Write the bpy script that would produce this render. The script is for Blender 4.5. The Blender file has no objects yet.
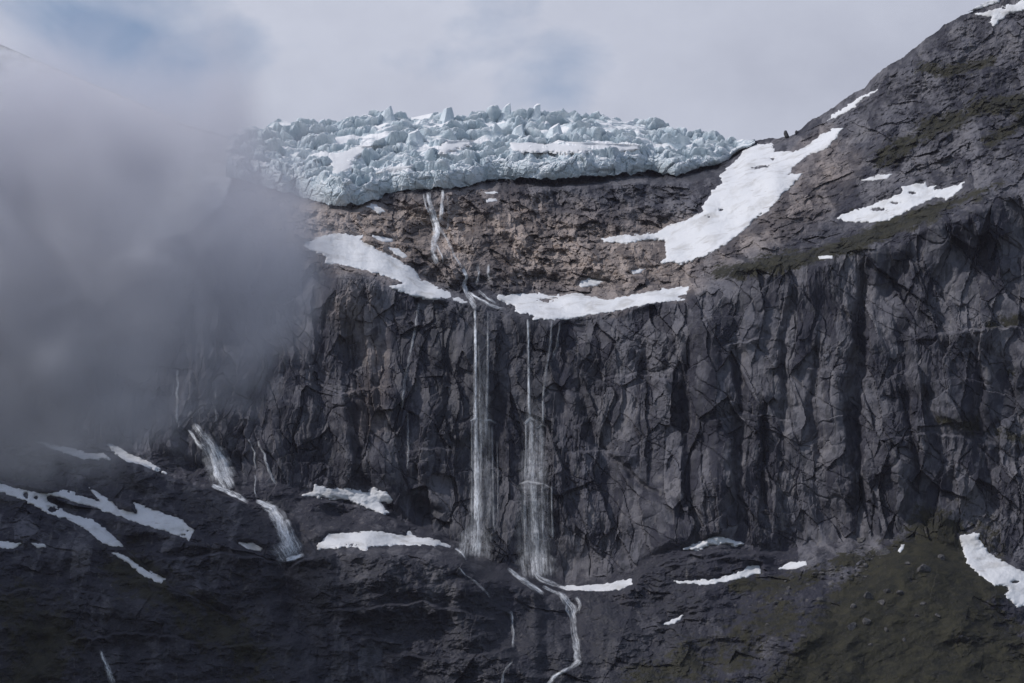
import bpy, math, random
import numpy as np

random.seed(7)
R = math.radians
scene = bpy.context.scene
COL = scene.collection

# ------------------------------------------------------------------ camera
F = 512.0 / math.tan(R(10.0))        # focal length in pixels of a 1024 wide picture
HOR = 959.0                          # image row of the horizon (the camera is level, lens shifted up)
CZ = 2.0
cam_data = bpy.data.cameras.new('camera')
cam = bpy.data.objects.new('camera', cam_data)
COL.objects.link(cam)
cam.location = (0, 0, CZ)
cam.rotation_euler = (R(90), 0, 0)
cam_data.sensor_width = 36.0
cam_data.lens = 18.0 / math.tan(R(10.0))
cam_data.shift_y = (HOR - 341.5) / 1024.0
cam_data.clip_start = 1.0
cam_data.clip_end = 60000.0
scene.camera = cam

# ------------------------------------------------------------------ light
SUN = np.array((-0.66, -0.20, 0.72))
SUN = SUN / np.linalg.norm(SUN)
sun_data = bpy.data.lights.new('sun', 'SUN')
sun_data.energy = 2.7
sun_data.angle = R(0.5)
sun_data.color = (1.0, 0.955, 0.93)
sun = bpy.data.objects.new('sun', sun_data)
COL.objects.link(sun)
sun.rotation_euler = (math.acos(SUN[2]), 0, math.atan2(SUN[1], SUN[0]) + math.pi / 2)
sun.location = (-800, -500, 2500)

scene.view_settings.view_transform = 'Standard'
scene.view_settings.look = 'None'
scene.view_settings.exposure = -0.12
scene.view_settings.gamma = 1.0
scene.view_settings.use_curve_mapping = False


def node(nt, kind, **kw):
    n = nt.nodes.new(kind)
    for k, v in kw.items():
        if k in n.inputs.keys() if hasattr(n.inputs, 'keys') else False:
            n.inputs[k].default_value = v
        else:
            setattr(n, k, v)
    return n


def dirpix(px, py):
    v = np.array(((px - 512) / F, 1.0, (HOR - py) / F))
    return v / np.linalg.norm(v)


def build_world():
    w = bpy.data.worlds.new('World')
    scene.world = w
    w.use_nodes = True
    nt = w.node_tree
    nt.nodes.clear()
    L = nt.links.new
    out = nt.nodes.new('ShaderNodeOutputWorld')
    sky = nt.nodes.new('ShaderNodeTexSky')
    sky.sky_type = 'NISHITA'
    sky.sun_disc = False
    sky.sun_elevation = math.asin(SUN[2])
    sky.sun_rotation = math.atan2(SUN[0], SUN[1])
    sky.altitude = 900
    bg_sky = nt.nodes.new('ShaderNodeBackground')
    bg_sky.inputs['Strength'].default_value = 0.12
    L(sky.outputs[0], bg_sky.inputs['Color'])
    bg_cl = nt.nodes.new('ShaderNodeBackground')
    bg_cl.inputs['Strength'].default_value = 1.0
    tc = nt.nodes.new('ShaderNodeTexCoord')
    mp = nt.nodes.new('ShaderNodeMapping')
    mp.inputs['Scale'].default_value = (1.0, 1.0, 1.5)
    L(tc.outputs['Generated'], mp.inputs['Vector'])
    n1 = nt.nodes.new('ShaderNodeTexNoise')
    n1.inputs['Scale'].default_value = 14.0
    n1.inputs['Detail'].default_value = 7.0
    n1.inputs['Roughness'].default_value = 0.52
    n1.inputs['Distortion'].default_value = 0.4
    L(mp.outputs[0], n1.inputs['Vector'])

    def math_node(op, a, b=None, c=None, clamp=False):
        m = nt.nodes.new('ShaderNodeMath')
        m.operation = op
        m.use_clamp = clamp
        for i, x in enumerate((a, b, c)):
            if x is None:
                continue
            if isinstance(x, (int, float)):
                m.inputs[i].default_value = x
            else:
                L(x, m.inputs[i])
        return m.outputs[0]
    # cloud cover: mostly closed, thinner in a few directions where the blue looks through
    cover = math_node('MULTIPLY_ADD', n1.outputs[0], 3.2, -0.55)
    for (px, py, rad, amt) in ((80, 25, 85, 0.7), (150, 80, 80, 0.75), (545, 40, 120, 0.38), (400, 5, 90, 0.3), (250, 30, 60, 0.3)):
        d = dirpix(px, py)
        vm = nt.nodes.new('ShaderNodeVectorMath')
        vm.operation = 'DISTANCE'
        nrm = nt.nodes.new('ShaderNodeVectorMath')
        nrm.operation = 'NORMALIZE'
        L(tc.outputs['Generated'], nrm.inputs[0])
        L(nrm.outputs[0], vm.inputs[0])
        vm.inputs[1].default_value = tuple(d)
        g = math_node('DIVIDE', vm.outputs['Value'], rad / F)
        g = math_node('SUBTRACT', 1.0, math_node('MULTIPLY', g, 0.5), clamp=True)
        g = math_node('MULTIPLY', math_node('POWER', g, 1.5), amt)
        cover = math_node('SUBTRACT', cover, g)
    cover = math_node('ADD', cover, 0.22, clamp=True)
    cover = math_node('MAXIMUM', cover, 0.12)
    # the bank of cloud stands behind the mountain; overhead and behind the viewer the sky is clear
    dt = nt.nodes.new('ShaderNodeVectorMath')
    dt.operation = 'DOT_PRODUCT'
    L(nrm.outputs[0], dt.inputs[0])
    dt.inputs[1].default_value = tuple(dirpix(512, 200))
    mr = nt.nodes.new('ShaderNodeMapRange')
    mr.interpolation_type = 'SMOOTHSTEP'
    L(dt.outputs['Value'], mr.inputs[0])
    mr.inputs[1].default_value = 0.45
    mr.inputs[2].default_value = 0.88
    mr.inputs[3].default_value = 0.25
    cover = math_node('MULTIPLY', cover, mr.outputs[0])
    n2 = nt.nodes.new('ShaderNodeTexNoise')
    n2.inputs['Scale'].default_value = 11.0
    n2.inputs['Detail'].default_value = 7.0
    n2.inputs['Roughness'].default_value = 0.6
    L(mp.outputs[0], n2.inputs['Vector'])
    ramp = nt.nodes.new('ShaderNodeValToRGB')
    ramp.color_ramp.elements[0].position = 0.3
    ramp.color_ramp.elements[0].color = (0.49, 0.52, 0.63, 1)
    ramp.color_ramp.elements[1].position = 0.7
    ramp.color_ramp.elements[1].color = (0.63, 0.665, 0.78, 1)
    L(n2.outputs[0], ramp.inputs[0])
    L(ramp.outputs[0], bg_cl.inputs['Color'])
    mix = nt.nodes.new('ShaderNodeMixShader')
    L(cover, mix.inputs[0])
    L(bg_sky.outputs[0], mix.inputs[1])
    L(bg_cl.outputs[0], mix.inputs[2])
    L(mix.outputs[0], out.inputs['Surface'])


build_world()
cy = scene.cycles
cy.max_bounces = 6
cy.diffuse_bounces = 3
cy.volume_bounces = 3
cy.transparent_max_bounces = 24
cy.use_denoising = True
cy.volume_max_steps = 256


# ------------------------------------------------------------------ helpers
def P(px, py, Y):
    """world point that stands Y metres away in the direction of a picture point"""
    px = np.asarray(px, float)
    py = np.asarray(py, float)
    return np.stack(((px - 512.0) / F * Y, Y + 0 * px, CZ + (HOR - py) / F * Y), -1)


def tag(o, label=None, cat=None, group=None, kind=None):
    if label:
        o['label'] = label
    if cat:
        o['category'] = cat
    if group:
        o['group'] = group
    if kind:
        o['kind'] = kind
    return o


def empty(name, loc):
    o = bpy.data.objects.new(name, None)
    o.location = tuple(float(v) for v in loc)
    o.empty_display_size = 5
    COL.objects.link(o)
    return o


def mesh_obj(name, verts, faces, mat, parent=None, smooth=False, attrs=None, cols=None):
    verts = np.asarray(verts, np.float32)
    faces = np.asarray(faces, np.int32)
    if parent is not None:
        verts = verts - np.array(parent.location, np.float32)
    me = bpy.data.meshes.new(name)
    n, k = faces.shape
    me.vertices.add(len(verts))
    me.vertices.foreach_set('co', verts.ravel())
    me.loops.add(n * k)
    me.loops.foreach_set('vertex_index', faces.ravel())
    me.polygons.add(n)
    me.polygons.foreach_set('loop_start', np.arange(0, n * k, k, dtype=np.int32))
    me.polygons.foreach_set('loop_total', np.full(n, k, np.int32))
    me.polygons.foreach_set('use_smooth', np.full(n, bool(smooth)))
    me.update(calc_edges=True)
    if attrs:
        for an, av in attrs.items():
            a = me.attributes.new(an, 'FLOAT', 'POINT')
            a.data.foreach_set('value', np.asarray(av, np.float32).ravel())
    if cols is not None:
        a = me.attributes.new('masks', 'FLOAT_COLOR', 'POINT')
        a.data.foreach_set('color', np.asarray(cols, np.float32).ravel())
    me.materials.append(mat)
    o = bpy.data.objects.new(name, me)
    COL.objects.link(o)
    if parent is not None:
        o.parent = parent
    return o


def grid_faces(nr, nc):
    i = np.arange(nr * nc).reshape(nr, nc)
    return np.stack((i[:-1, :-1], i[:-1, 1:], i[1:, 1:], i[1:, :-1]), -1).reshape(-1, 4)


def compact(verts, faces, *extra):
    used = np.unique(faces)
    remap = np.full(len(verts), -1, np.int64)
    remap[used] = np.arange(len(used))
    return (verts[used], remap[faces]) + tuple(e[used] for e in extra)


# ---- noise
def h2(ix, iy, seed):
    n = (ix.astype(np.int64) * 374761393 + iy.astype(np.int64) * 668265263 + seed * 1274126177) & 0xFFFFFFFF
    n = ((n ^ (n >> 13)) * 1274126177) & 0xFFFFFFFF
    n = ((n ^ (n >> 16)) * 2246822519) & 0xFFFFFFFF
    return ((n ^ (n >> 15)) & 0xFFFFFF) / float(0xFFFFFF)


def noise(x, y, seed=0):
    ix = np.floor(x)
    iy = np.floor(y)
    fx = x - ix
    fy = y - iy
    ix = ix.astype(np.int64)
    iy = iy.astype(np.int64)

    def g(dx, dy):
        a = h2(ix + dx, iy + dy, seed) * (2 * math.pi)
        return np.cos(a) * (fx - dx) + np.sin(a) * (fy - dy)
    u = fx * fx * fx * (fx * (fx * 6 - 15) + 10)
    v = fy * fy * fy * (fy * (fy * 6 - 15) + 10)
    a = g(0, 0) * (1 - u) + g(1, 0) * u
    b = g(0, 1) * (1 - u) + g(1, 1) * u
    return (a * (1 - v) + b * v) * 1.5


def fbm(x, y, seed=0, octs=4, gain=0.5, ridged=False):
    t = np.zeros_like(x, float)
    amp = 1.0
    f = 1.0
    for o in range(octs):
        n = noise(x * f + 17.3 * o, y * f - 9.1 * o, seed + o)
        t += amp * ((1 - 2 * np.abs(n)) if ridged else n)
        amp *= gain
        f *= 2.03
    return t


def facets(x, y, seed, jitter=0.95, flat=False):
    """split into cells, each a plane with its own offset and tilt; also the distance to the crack between cells"""
    ix = np.floor(x).astype(np.int64)
    iy = np.floor(y).astype(np.int64)
    d1 = np.full(x.shape, 9.0)
    d2 = np.full(x.shape, 9.0)
    val = np.zeros(x.shape)
    for dy in (-1, 0, 1):
        for dx in (-1, 0, 1):
            cx = ix + dx
            cyy = iy + dy
            ox = x - (cx + 0.5 + (h2(cx, cyy, seed) - 0.5) * jitter)
            oy = y - (cyy + 0.5 + (h2(cx, cyy, seed + 1) - 0.5) * jitter)
            d = ox * ox + oy * oy
            if flat:
                v = h2(cx, cyy, seed + 6) - 0.5
            else:
                v = (h2(cx, cyy, seed + 2) - 0.5) + ox * (h2(cx, cyy, seed + 3) - 0.5) * 1.7 + oy * (h2(cx, cyy, seed + 4) - 0.5) * 1.2
            near = d < d1
            d2 = np.where(near, d1, np.minimum(d2, d))
            val = np.where(near, v, val)
            d1 = np.where(near, d, d1)
    return val, d2 - d1


def envelope(x, y, seed, steep=0.8, low=False):
    """upper (or lower) envelope of one tilted pyramid per cell: faceted, without steps"""
    ix = np.floor(x).astype(np.int64)
    iy = np.floor(y).astype(np.int64)
    best = np.full(x.shape, -9.0)
    for dy in (-1, 0, 1):
        for dx in (-1, 0, 1):
            cx = ix + dx
            cyy = iy + dy
            ox = x - (cx + 0.5 + (h2(cx, cyy, seed) - 0.5) * 0.95)
            oy = y - (cyy + 0.5 + (h2(cx, cyy, seed + 1) - 0.5) * 0.95)
            v = (h2(cx, cyy, seed + 2) - 0.5) * 0.8 + ox * (h2(cx, cyy, seed + 3) - 0.5) * 1.3 + oy * (h2(cx, cyy, seed + 4) - 0.5) * 1.0
            sk = (h2(cx, cyy, seed + 5) - 0.5) * 1.6
            v = v - steep * np.maximum(np.abs(ox + sk * oy * 0.5), np.abs(oy - sk * ox * 0.5))
            best = np.maximum(best, v)
    return -(best + 0.25) if not low else best + 0.25


def blocks(x, y, seed):
    """nearest cell: random height, offsets inside the cell, distance to the crack"""
    ix = np.floor(x).astype(np.int64)
    iy = np.floor(y).astype(np.int64)
    d1 = np.full(x.shape, 9.0)
    d2 = np.full(x.shape, 9.0)
    rr, bx, by, tx = (np.zeros(x.shape) for _ in range(4))
    for dy in (-1, 0, 1):
        for dx in (-1, 0, 1):
            cx = ix + dx
            cyy = iy + dy
            ox = x - (cx + 0.5 + (h2(cx, cyy, seed) - 0.5) * 0.9)
            oy = y - (cyy + 0.5 + (h2(cx, cyy, seed + 1) - 0.5) * 0.9)
            d = np.hypot(ox, oy)
            near = d < d1
            d2 = np.where(near, d1, np.minimum(d2, d))
            d1 = np.where(near, d, d1)
            rr = np.where(near, h2(cx, cyy, seed + 2) - 0.5, rr)
            tx = np.where(near, h2(cx, cyy, seed + 3) - 0.5, tx)
            bx = np.where(near, ox, bx)
            by = np.where(near, oy, by)
    return rr, bx, by, tx, d2 - d1


def blur(a, n, axis):
    if n < 1:
        return a
    k = 2 * n + 1
    pad = [(0, 0)] * a.ndim
    pad[axis] = (n + 1, n)
    c = np.cumsum(np.pad(a, pad, mode='edge'), axis=axis)
    sl1 = [slice(None)] * a.ndim
    sl0 = [slice(None)] * a.ndim
    sl1[axis] = slice(k, None)
    sl0[axis] = slice(None, -k)
    return (c[tuple(sl1)] - c[tuple(sl0)]) / k


def smooth2(a, n):
    for ax in (0, 1):
        for _ in range(2):
            a = blur(a, n, ax)
    return a


def sstep(a, b, x):
    t = np.clip((x - a) / (b - a), 0, 1)
    return t * t * (3 - 2 * t)


def seg_dist(px, py, pts):
    """distance to a polyline and the fraction along it"""
    best = np.full(px.shape, 1e9)
    frac = np.zeros(px.shape)
    n = len(pts) - 1
    for k in range(n):
        (x0, y0), (x1, y1) = pts[k][:2], pts[k + 1][:2]
        dx, dy = x1 - x0, y1 - y0
        t = np.clip(((px - x0) * dx + (py - y0) * dy) / (dx * dx + dy * dy + 1e-9), 0, 1)
        d = np.hypot(px - x0 - t * dx, py - y0 - t * dy)
        m = d < best
        best = np.where(m, d, best)
        frac = np.where(m, (k + t) / n, frac)
    return best, frac


def poly_sd(px, py, pts):
    """signed distance to a closed outline, positive inside"""
    d, _ = seg_dist(px, py, list(pts) + [pts[0]])
    inside = np.zeros(px.shape, bool)
    n = len(pts)
    for k in range(n):
        x0, y0 = pts[k]
        x1, y1 = pts[(k + 1) % n]
        c = ((y0 > py) != (y1 > py)) & (px < (x1 - x0) * (py - y0) / ((y1 - y0) or 1e-9) + x0)
        inside ^= c
    return np.where(inside, d, -d)


# ------------------------------------------------------------------ materials
def new_mat(name):
    m = bpy.data.materials.new(name)
    m.use_nodes = True
    nt = m.node_tree
    nt.nodes.clear()
    out = nt.nodes.new('ShaderNodeOutputMaterial')
    return m, nt, out


class NB:
    """small node builder"""
    def __init__(self, nt):
        self.nt = nt
        self.L = nt.links.new

    def set(self, sock, v):
        if isinstance(v, bpy.types.NodeSocket):
            self.L(v, sock)
        elif isinstance(v, (tuple, list)) and len(v) == 3 and sock.type == 'RGBA':
            sock.default_value = (*v, 1)
        else:
            sock.default_value = v

    def m(self, op, a, b=None, c=None, clamp=False):
        n = self.nt.nodes.new('ShaderNodeMath')
        n.operation = op
        n.use_clamp = clamp
        for i, x in enumerate((a, b, c)):
            if x is not None:
                self.set(n.inputs[i], x)
        return n.outputs[0]

    def noise(self, vec, scale, detail=4, rough=0.5, dist=0.0):
        n = self.nt.nodes.new('ShaderNodeTexNoise')
        self.L(vec, n.inputs['Vector'])
        n.inputs['Scale'].default_value = scale
        n.inputs['Detail'].default_value = detail
        n.inputs['Roughness'].default_value = rough
        n.inputs['Distortion'].default_value = dist
        return n.outputs[0]

    def mapping(self, vec, scale=(1, 1, 1), rot=(0, 0, 0)):
        n = self.nt.nodes.new('ShaderNodeMapping')
        self.L(vec, n.inputs['Vector'])
        n.inputs['Scale'].default_value = scale
        n.inputs['Rotation'].default_value = rot
        return n.outputs[0]

    def mix(self, f, a, b, mode='MIX'):
        n = self.nt.nodes.new('ShaderNodeMix')
        n.data_type = 'RGBA'
        n.blend_type = mode
        self.set(n.inputs[0], f)
        self.set(n.inputs[6], a)
        self.set(n.inputs[7], b)
        return n.outputs[2]

    def smooth(self, x, a, b, lo=0.0, hi=1.0):
        n = self.nt.nodes.new('ShaderNodeMapRange')
        n.interpolation_type = 'SMOOTHSTEP'
        self.set(n.inputs[0], x)
        n.inputs[1].default_value = a
        n.inputs[2].default_value = b
        n.inputs[3].default_value = lo
        n.inputs[4].default_value = hi
        return n.outputs[0]

    def bump(self, h, strength, dist):
        n = self.nt.nodes.new('ShaderNodeBump')
        n.inputs['Strength'].default_value = strength
        n.inputs['Distance'].default_value = dist
        self.L(h, n.inputs['Height'])
        return n.outputs[0]

    def principled(self, col, rough, normal=None, spec=0.3):
        n = self.nt.nodes.new('ShaderNodeBsdfPrincipled')
        self.set(n.inputs['Base Color'], col)
        self.set(n.inputs['Roughness'], rough)
        n.inputs['Specular IOR Level'].default_value = spec
        if normal is not None:
            self.L(normal, n.inputs['Normal'])
        return n


def pos(nt):
    return nt.nodes.new('ShaderNodeNewGeometry').outputs['Position']


def rock_material(name):
    m, nt, out = new_mat(name)
    b = NB(nt)
    p = pos(nt)
    at = nt.nodes.new('ShaderNodeAttribute')
    at.attribute_name = 'masks'
    sep = nt.nodes.new('ShaderNodeSeparateColor')
    b.L(at.outputs['Color'], sep.inputs[0])
    veg, warm, wet_and_shade, tint = sep.outputs[0], sep.outputs[1], sep.outputs[2], at.outputs['Alpha']
    n_big = b.noise(p, 0.02, 5, 0.6, 0.5)
    n_mid = b.noise(p, 0.11, 6, 0.62, 0.6)
    n_fine = b.noise(p, 0.55, 4, 0.65)
    streak = b.noise(b.mapping(p, (0.22, 0.22, 0.018)), 1.0, 5, 0.6, 0.3)
    bed = b.noise(b.mapping(p, (0.03, 0.03, 0.30), (0.0, R(12), 0)), 1.0, 4, 0.6, 0.5)
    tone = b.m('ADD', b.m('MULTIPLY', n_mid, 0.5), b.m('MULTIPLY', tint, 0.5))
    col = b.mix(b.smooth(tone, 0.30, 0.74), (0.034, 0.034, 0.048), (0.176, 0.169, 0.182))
    col = b.mix(b.smooth(n_big, 0.35, 0.65), col, b.mix(1.0, col, (0.72, 0.74, 0.80), 'MULTIPLY'))
    col = b.mix(b.m('MULTIPLY', b.smooth(streak, 0.51, 0.64), 0.75), col, (0.04, 0.041, 0.047))
    col = b.mix(b.m('MULTIPLY', b.smooth(streak, 0.44, 0.28), 0.45), col, (0.21, 0.195, 0.18))
    wcol = b.mix(b.smooth(b.m('ADD', b.m('MULTIPLY', bed, 0.6), b.m('MULTIPLY', tint, 0.42)), 0.3, 0.7), (0.13, 0.108, 0.100), (0.44, 0.365, 0.318))
    wcol = b.mix(b.m('MULTIPLY', b.smooth(n_mid, 0.58, 0.7), 0.5), wcol, (0.24, 0.14, 0.075))
    wcol = b.mix(b.smooth(n_fine, 0.55, 0.72), wcol, (0.09, 0.08, 0.075))
    col = b.mix(warm, col, wcol)
    col = b.mix(b.m('MULTIPLY', wet_and_shade, b.smooth(streak, 0.25, 0.6, 0.55, 0.9)), col, (0.026, 0.027, 0.033))  # dark colour for damp rock, also used for painted shade
    vcol = b.mix(b.smooth(n_mid, 0.35, 0.65), (0.010, 0.011, 0.0065), (0.031, 0.029, 0.014))
    vcol = b.mix(b.smooth(n_fine, 0.56, 0.68), vcol, (0.05, 0.046, 0.043))
    vfac = b.smooth(b.m('ADD', b.m('ADD', veg, b.m('MULTIPLY', b.m('SUBTRACT', n_fine, 0.5), 0.7)), b.m('MULTIPLY', b.m('SUBTRACT', n_mid, 0.5), 1.7)), 0.26, 0.60)
    col = b.mix(vfac, col, vcol)
    col = b.mix(b.smooth(n_fine, 0.3, 0.7, 0.0, 0.35), col, b.mix(1.0, col, (0.55, 0.55, 0.57), 'MULTIPLY'))
    rough = b.m('MULTIPLY_ADD', wet_and_shade, -0.3, 0.82)
    h = b.m('ADD', b.m('MULTIPLY', n_fine, 0.6), n_mid)
    bs = b.principled(col, rough, b.bump(h, 0.55, 2.0), 0.3)
    b.L(bs.outputs[0], out.inputs['Surface'])
    return m


def snow_material(name, dirt=0.5):
    m, nt, out = new_mat(name)
    b = NB(nt)
    p = pos(nt)
    n1 = b.noise(p, 0.06, 5, 0.55, 0.5)
    n2 = b.noise(p, 0.5, 4, 0.6)
    band = b.noise(b.mapping(p, (0.05, 0.05, 0.25)), 1.0, 4, 0.6, 0.8)
    col = b.mix(b.smooth(n1, 0.45, 0.75, 0, dirt), (0.72, 0.725, 0.74), (0.52, 0.51, 0.50))
    col = b.mix(b.smooth(band, 0.6, 0.72, 0, dirt * 0.8), col, (0.42, 0.395, 0.375))
    h = b.m('ADD', b.m('MULTIPLY', n2, 0.5), n1)
    bs = b.principled(col, 0.7, b.bump(h, 0.45, 2.0), 0.2)
    b.L(bs.outputs[0], out.inputs['Surface'])
    return m


def ice_material(name):
    m, nt, out = new_mat(name)
    b = NB(nt)
    g = nt.nodes.new('ShaderNodeNewGeometry')
    p = g.outputs['Position']
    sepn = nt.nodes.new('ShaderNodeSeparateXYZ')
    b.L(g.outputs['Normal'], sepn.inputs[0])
    n1 = b.noise(p, 0.07, 5, 0.6, 0.5)
    n2 = b.noise(p, 0.35, 5, 0.62, 0.4)
    lay = b.noise(b.mapping(p, (0.05, 0.05, 0.5)), 1.0, 4, 0.6, 1.0)
    ice = b.mix(b.smooth(n1, 0.3, 0.7), (0.47, 0.555, 0.605), (0.70, 0.755, 0.785))
    ice = b.mix(b.smooth(n2, 0.5, 0.72, 0, 0.7), ice, (0.70, 0.745, 0.77))
    ice = b.mix(b.smooth(lay, 0.58, 0.72, 0, 0.6), ice, (0.25, 0.34, 0.41))
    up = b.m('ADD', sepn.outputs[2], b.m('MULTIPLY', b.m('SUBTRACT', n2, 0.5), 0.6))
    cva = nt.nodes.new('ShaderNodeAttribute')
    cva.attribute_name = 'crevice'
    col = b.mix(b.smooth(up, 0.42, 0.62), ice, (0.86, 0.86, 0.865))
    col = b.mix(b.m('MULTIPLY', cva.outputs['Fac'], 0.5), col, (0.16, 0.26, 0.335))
    bs = b.principled(col, 0.55, b.bump(b.m('ADD', n2, n1), 0.5, 2.0), 0.3)
    b.L(bs.outputs[0], out.inputs['Surface'])
    return m


def water_material(name):
    m, nt, out = new_mat(name)
    b = NB(nt)
    p = pos(nt)
    at = nt.nodes.new('ShaderNodeAttribute')
    at.attribute_name = 'veil'
    fl = nt.nodes.new('ShaderNodeAttribute')
    fl.attribute_name = 'flow'
    s1 = b.noise(b.mapping(fl.outputs['Vector'], (0.55, 0.022, 1.0)), 1.0, 4, 0.6, 0.25)
    s2 = b.noise(b.mapping(fl.outputs['Vector'], (0.14, 0.05, 1.0)), 1.0, 4, 0.6, 0.4)
    f = b.m('MULTIPLY', b.smooth(s1, 0.30, 0.66, 0.22, 1.2), b.smooth(s2, 0.3, 0.62, 0.30, 1.2))
    s3 = b.noise(b.mapping(fl.outputs['Vector'], (0.9, 0.28, 1.0)), 1.0, 3, 0.6, 0.3)
    f = b.m('MULTIPLY', f, b.smooth(s3, 0.32, 0.62, 0.45, 1.2))
    f = b.m('MULTIPLY', b.m('MULTIPLY', f, 0.9), at.outputs['Fac'], clamp=True)
    bs = b.principled((0.80, 0.82, 0.85), 0.6, None, 0.2)
    tr = nt.nodes.new('ShaderNodeBsdfTransparent')
    mx = nt.nodes.new('ShaderNodeMixShader')
    b.L(f, mx.inputs[0])
    b.L(tr.outputs[0], mx.inputs[1])
    b.L(bs.outputs[0], mx.inputs[2])
    b.L(mx.outputs[0], out.inputs['Surface'])
    return m


M_ROCK = rock_material('rock')
M_SNOW = snow_material('old_snow', 0.95)
M_ICE = ice_material('glacier_ice')
M_WATER = water_material('white_water')

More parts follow.
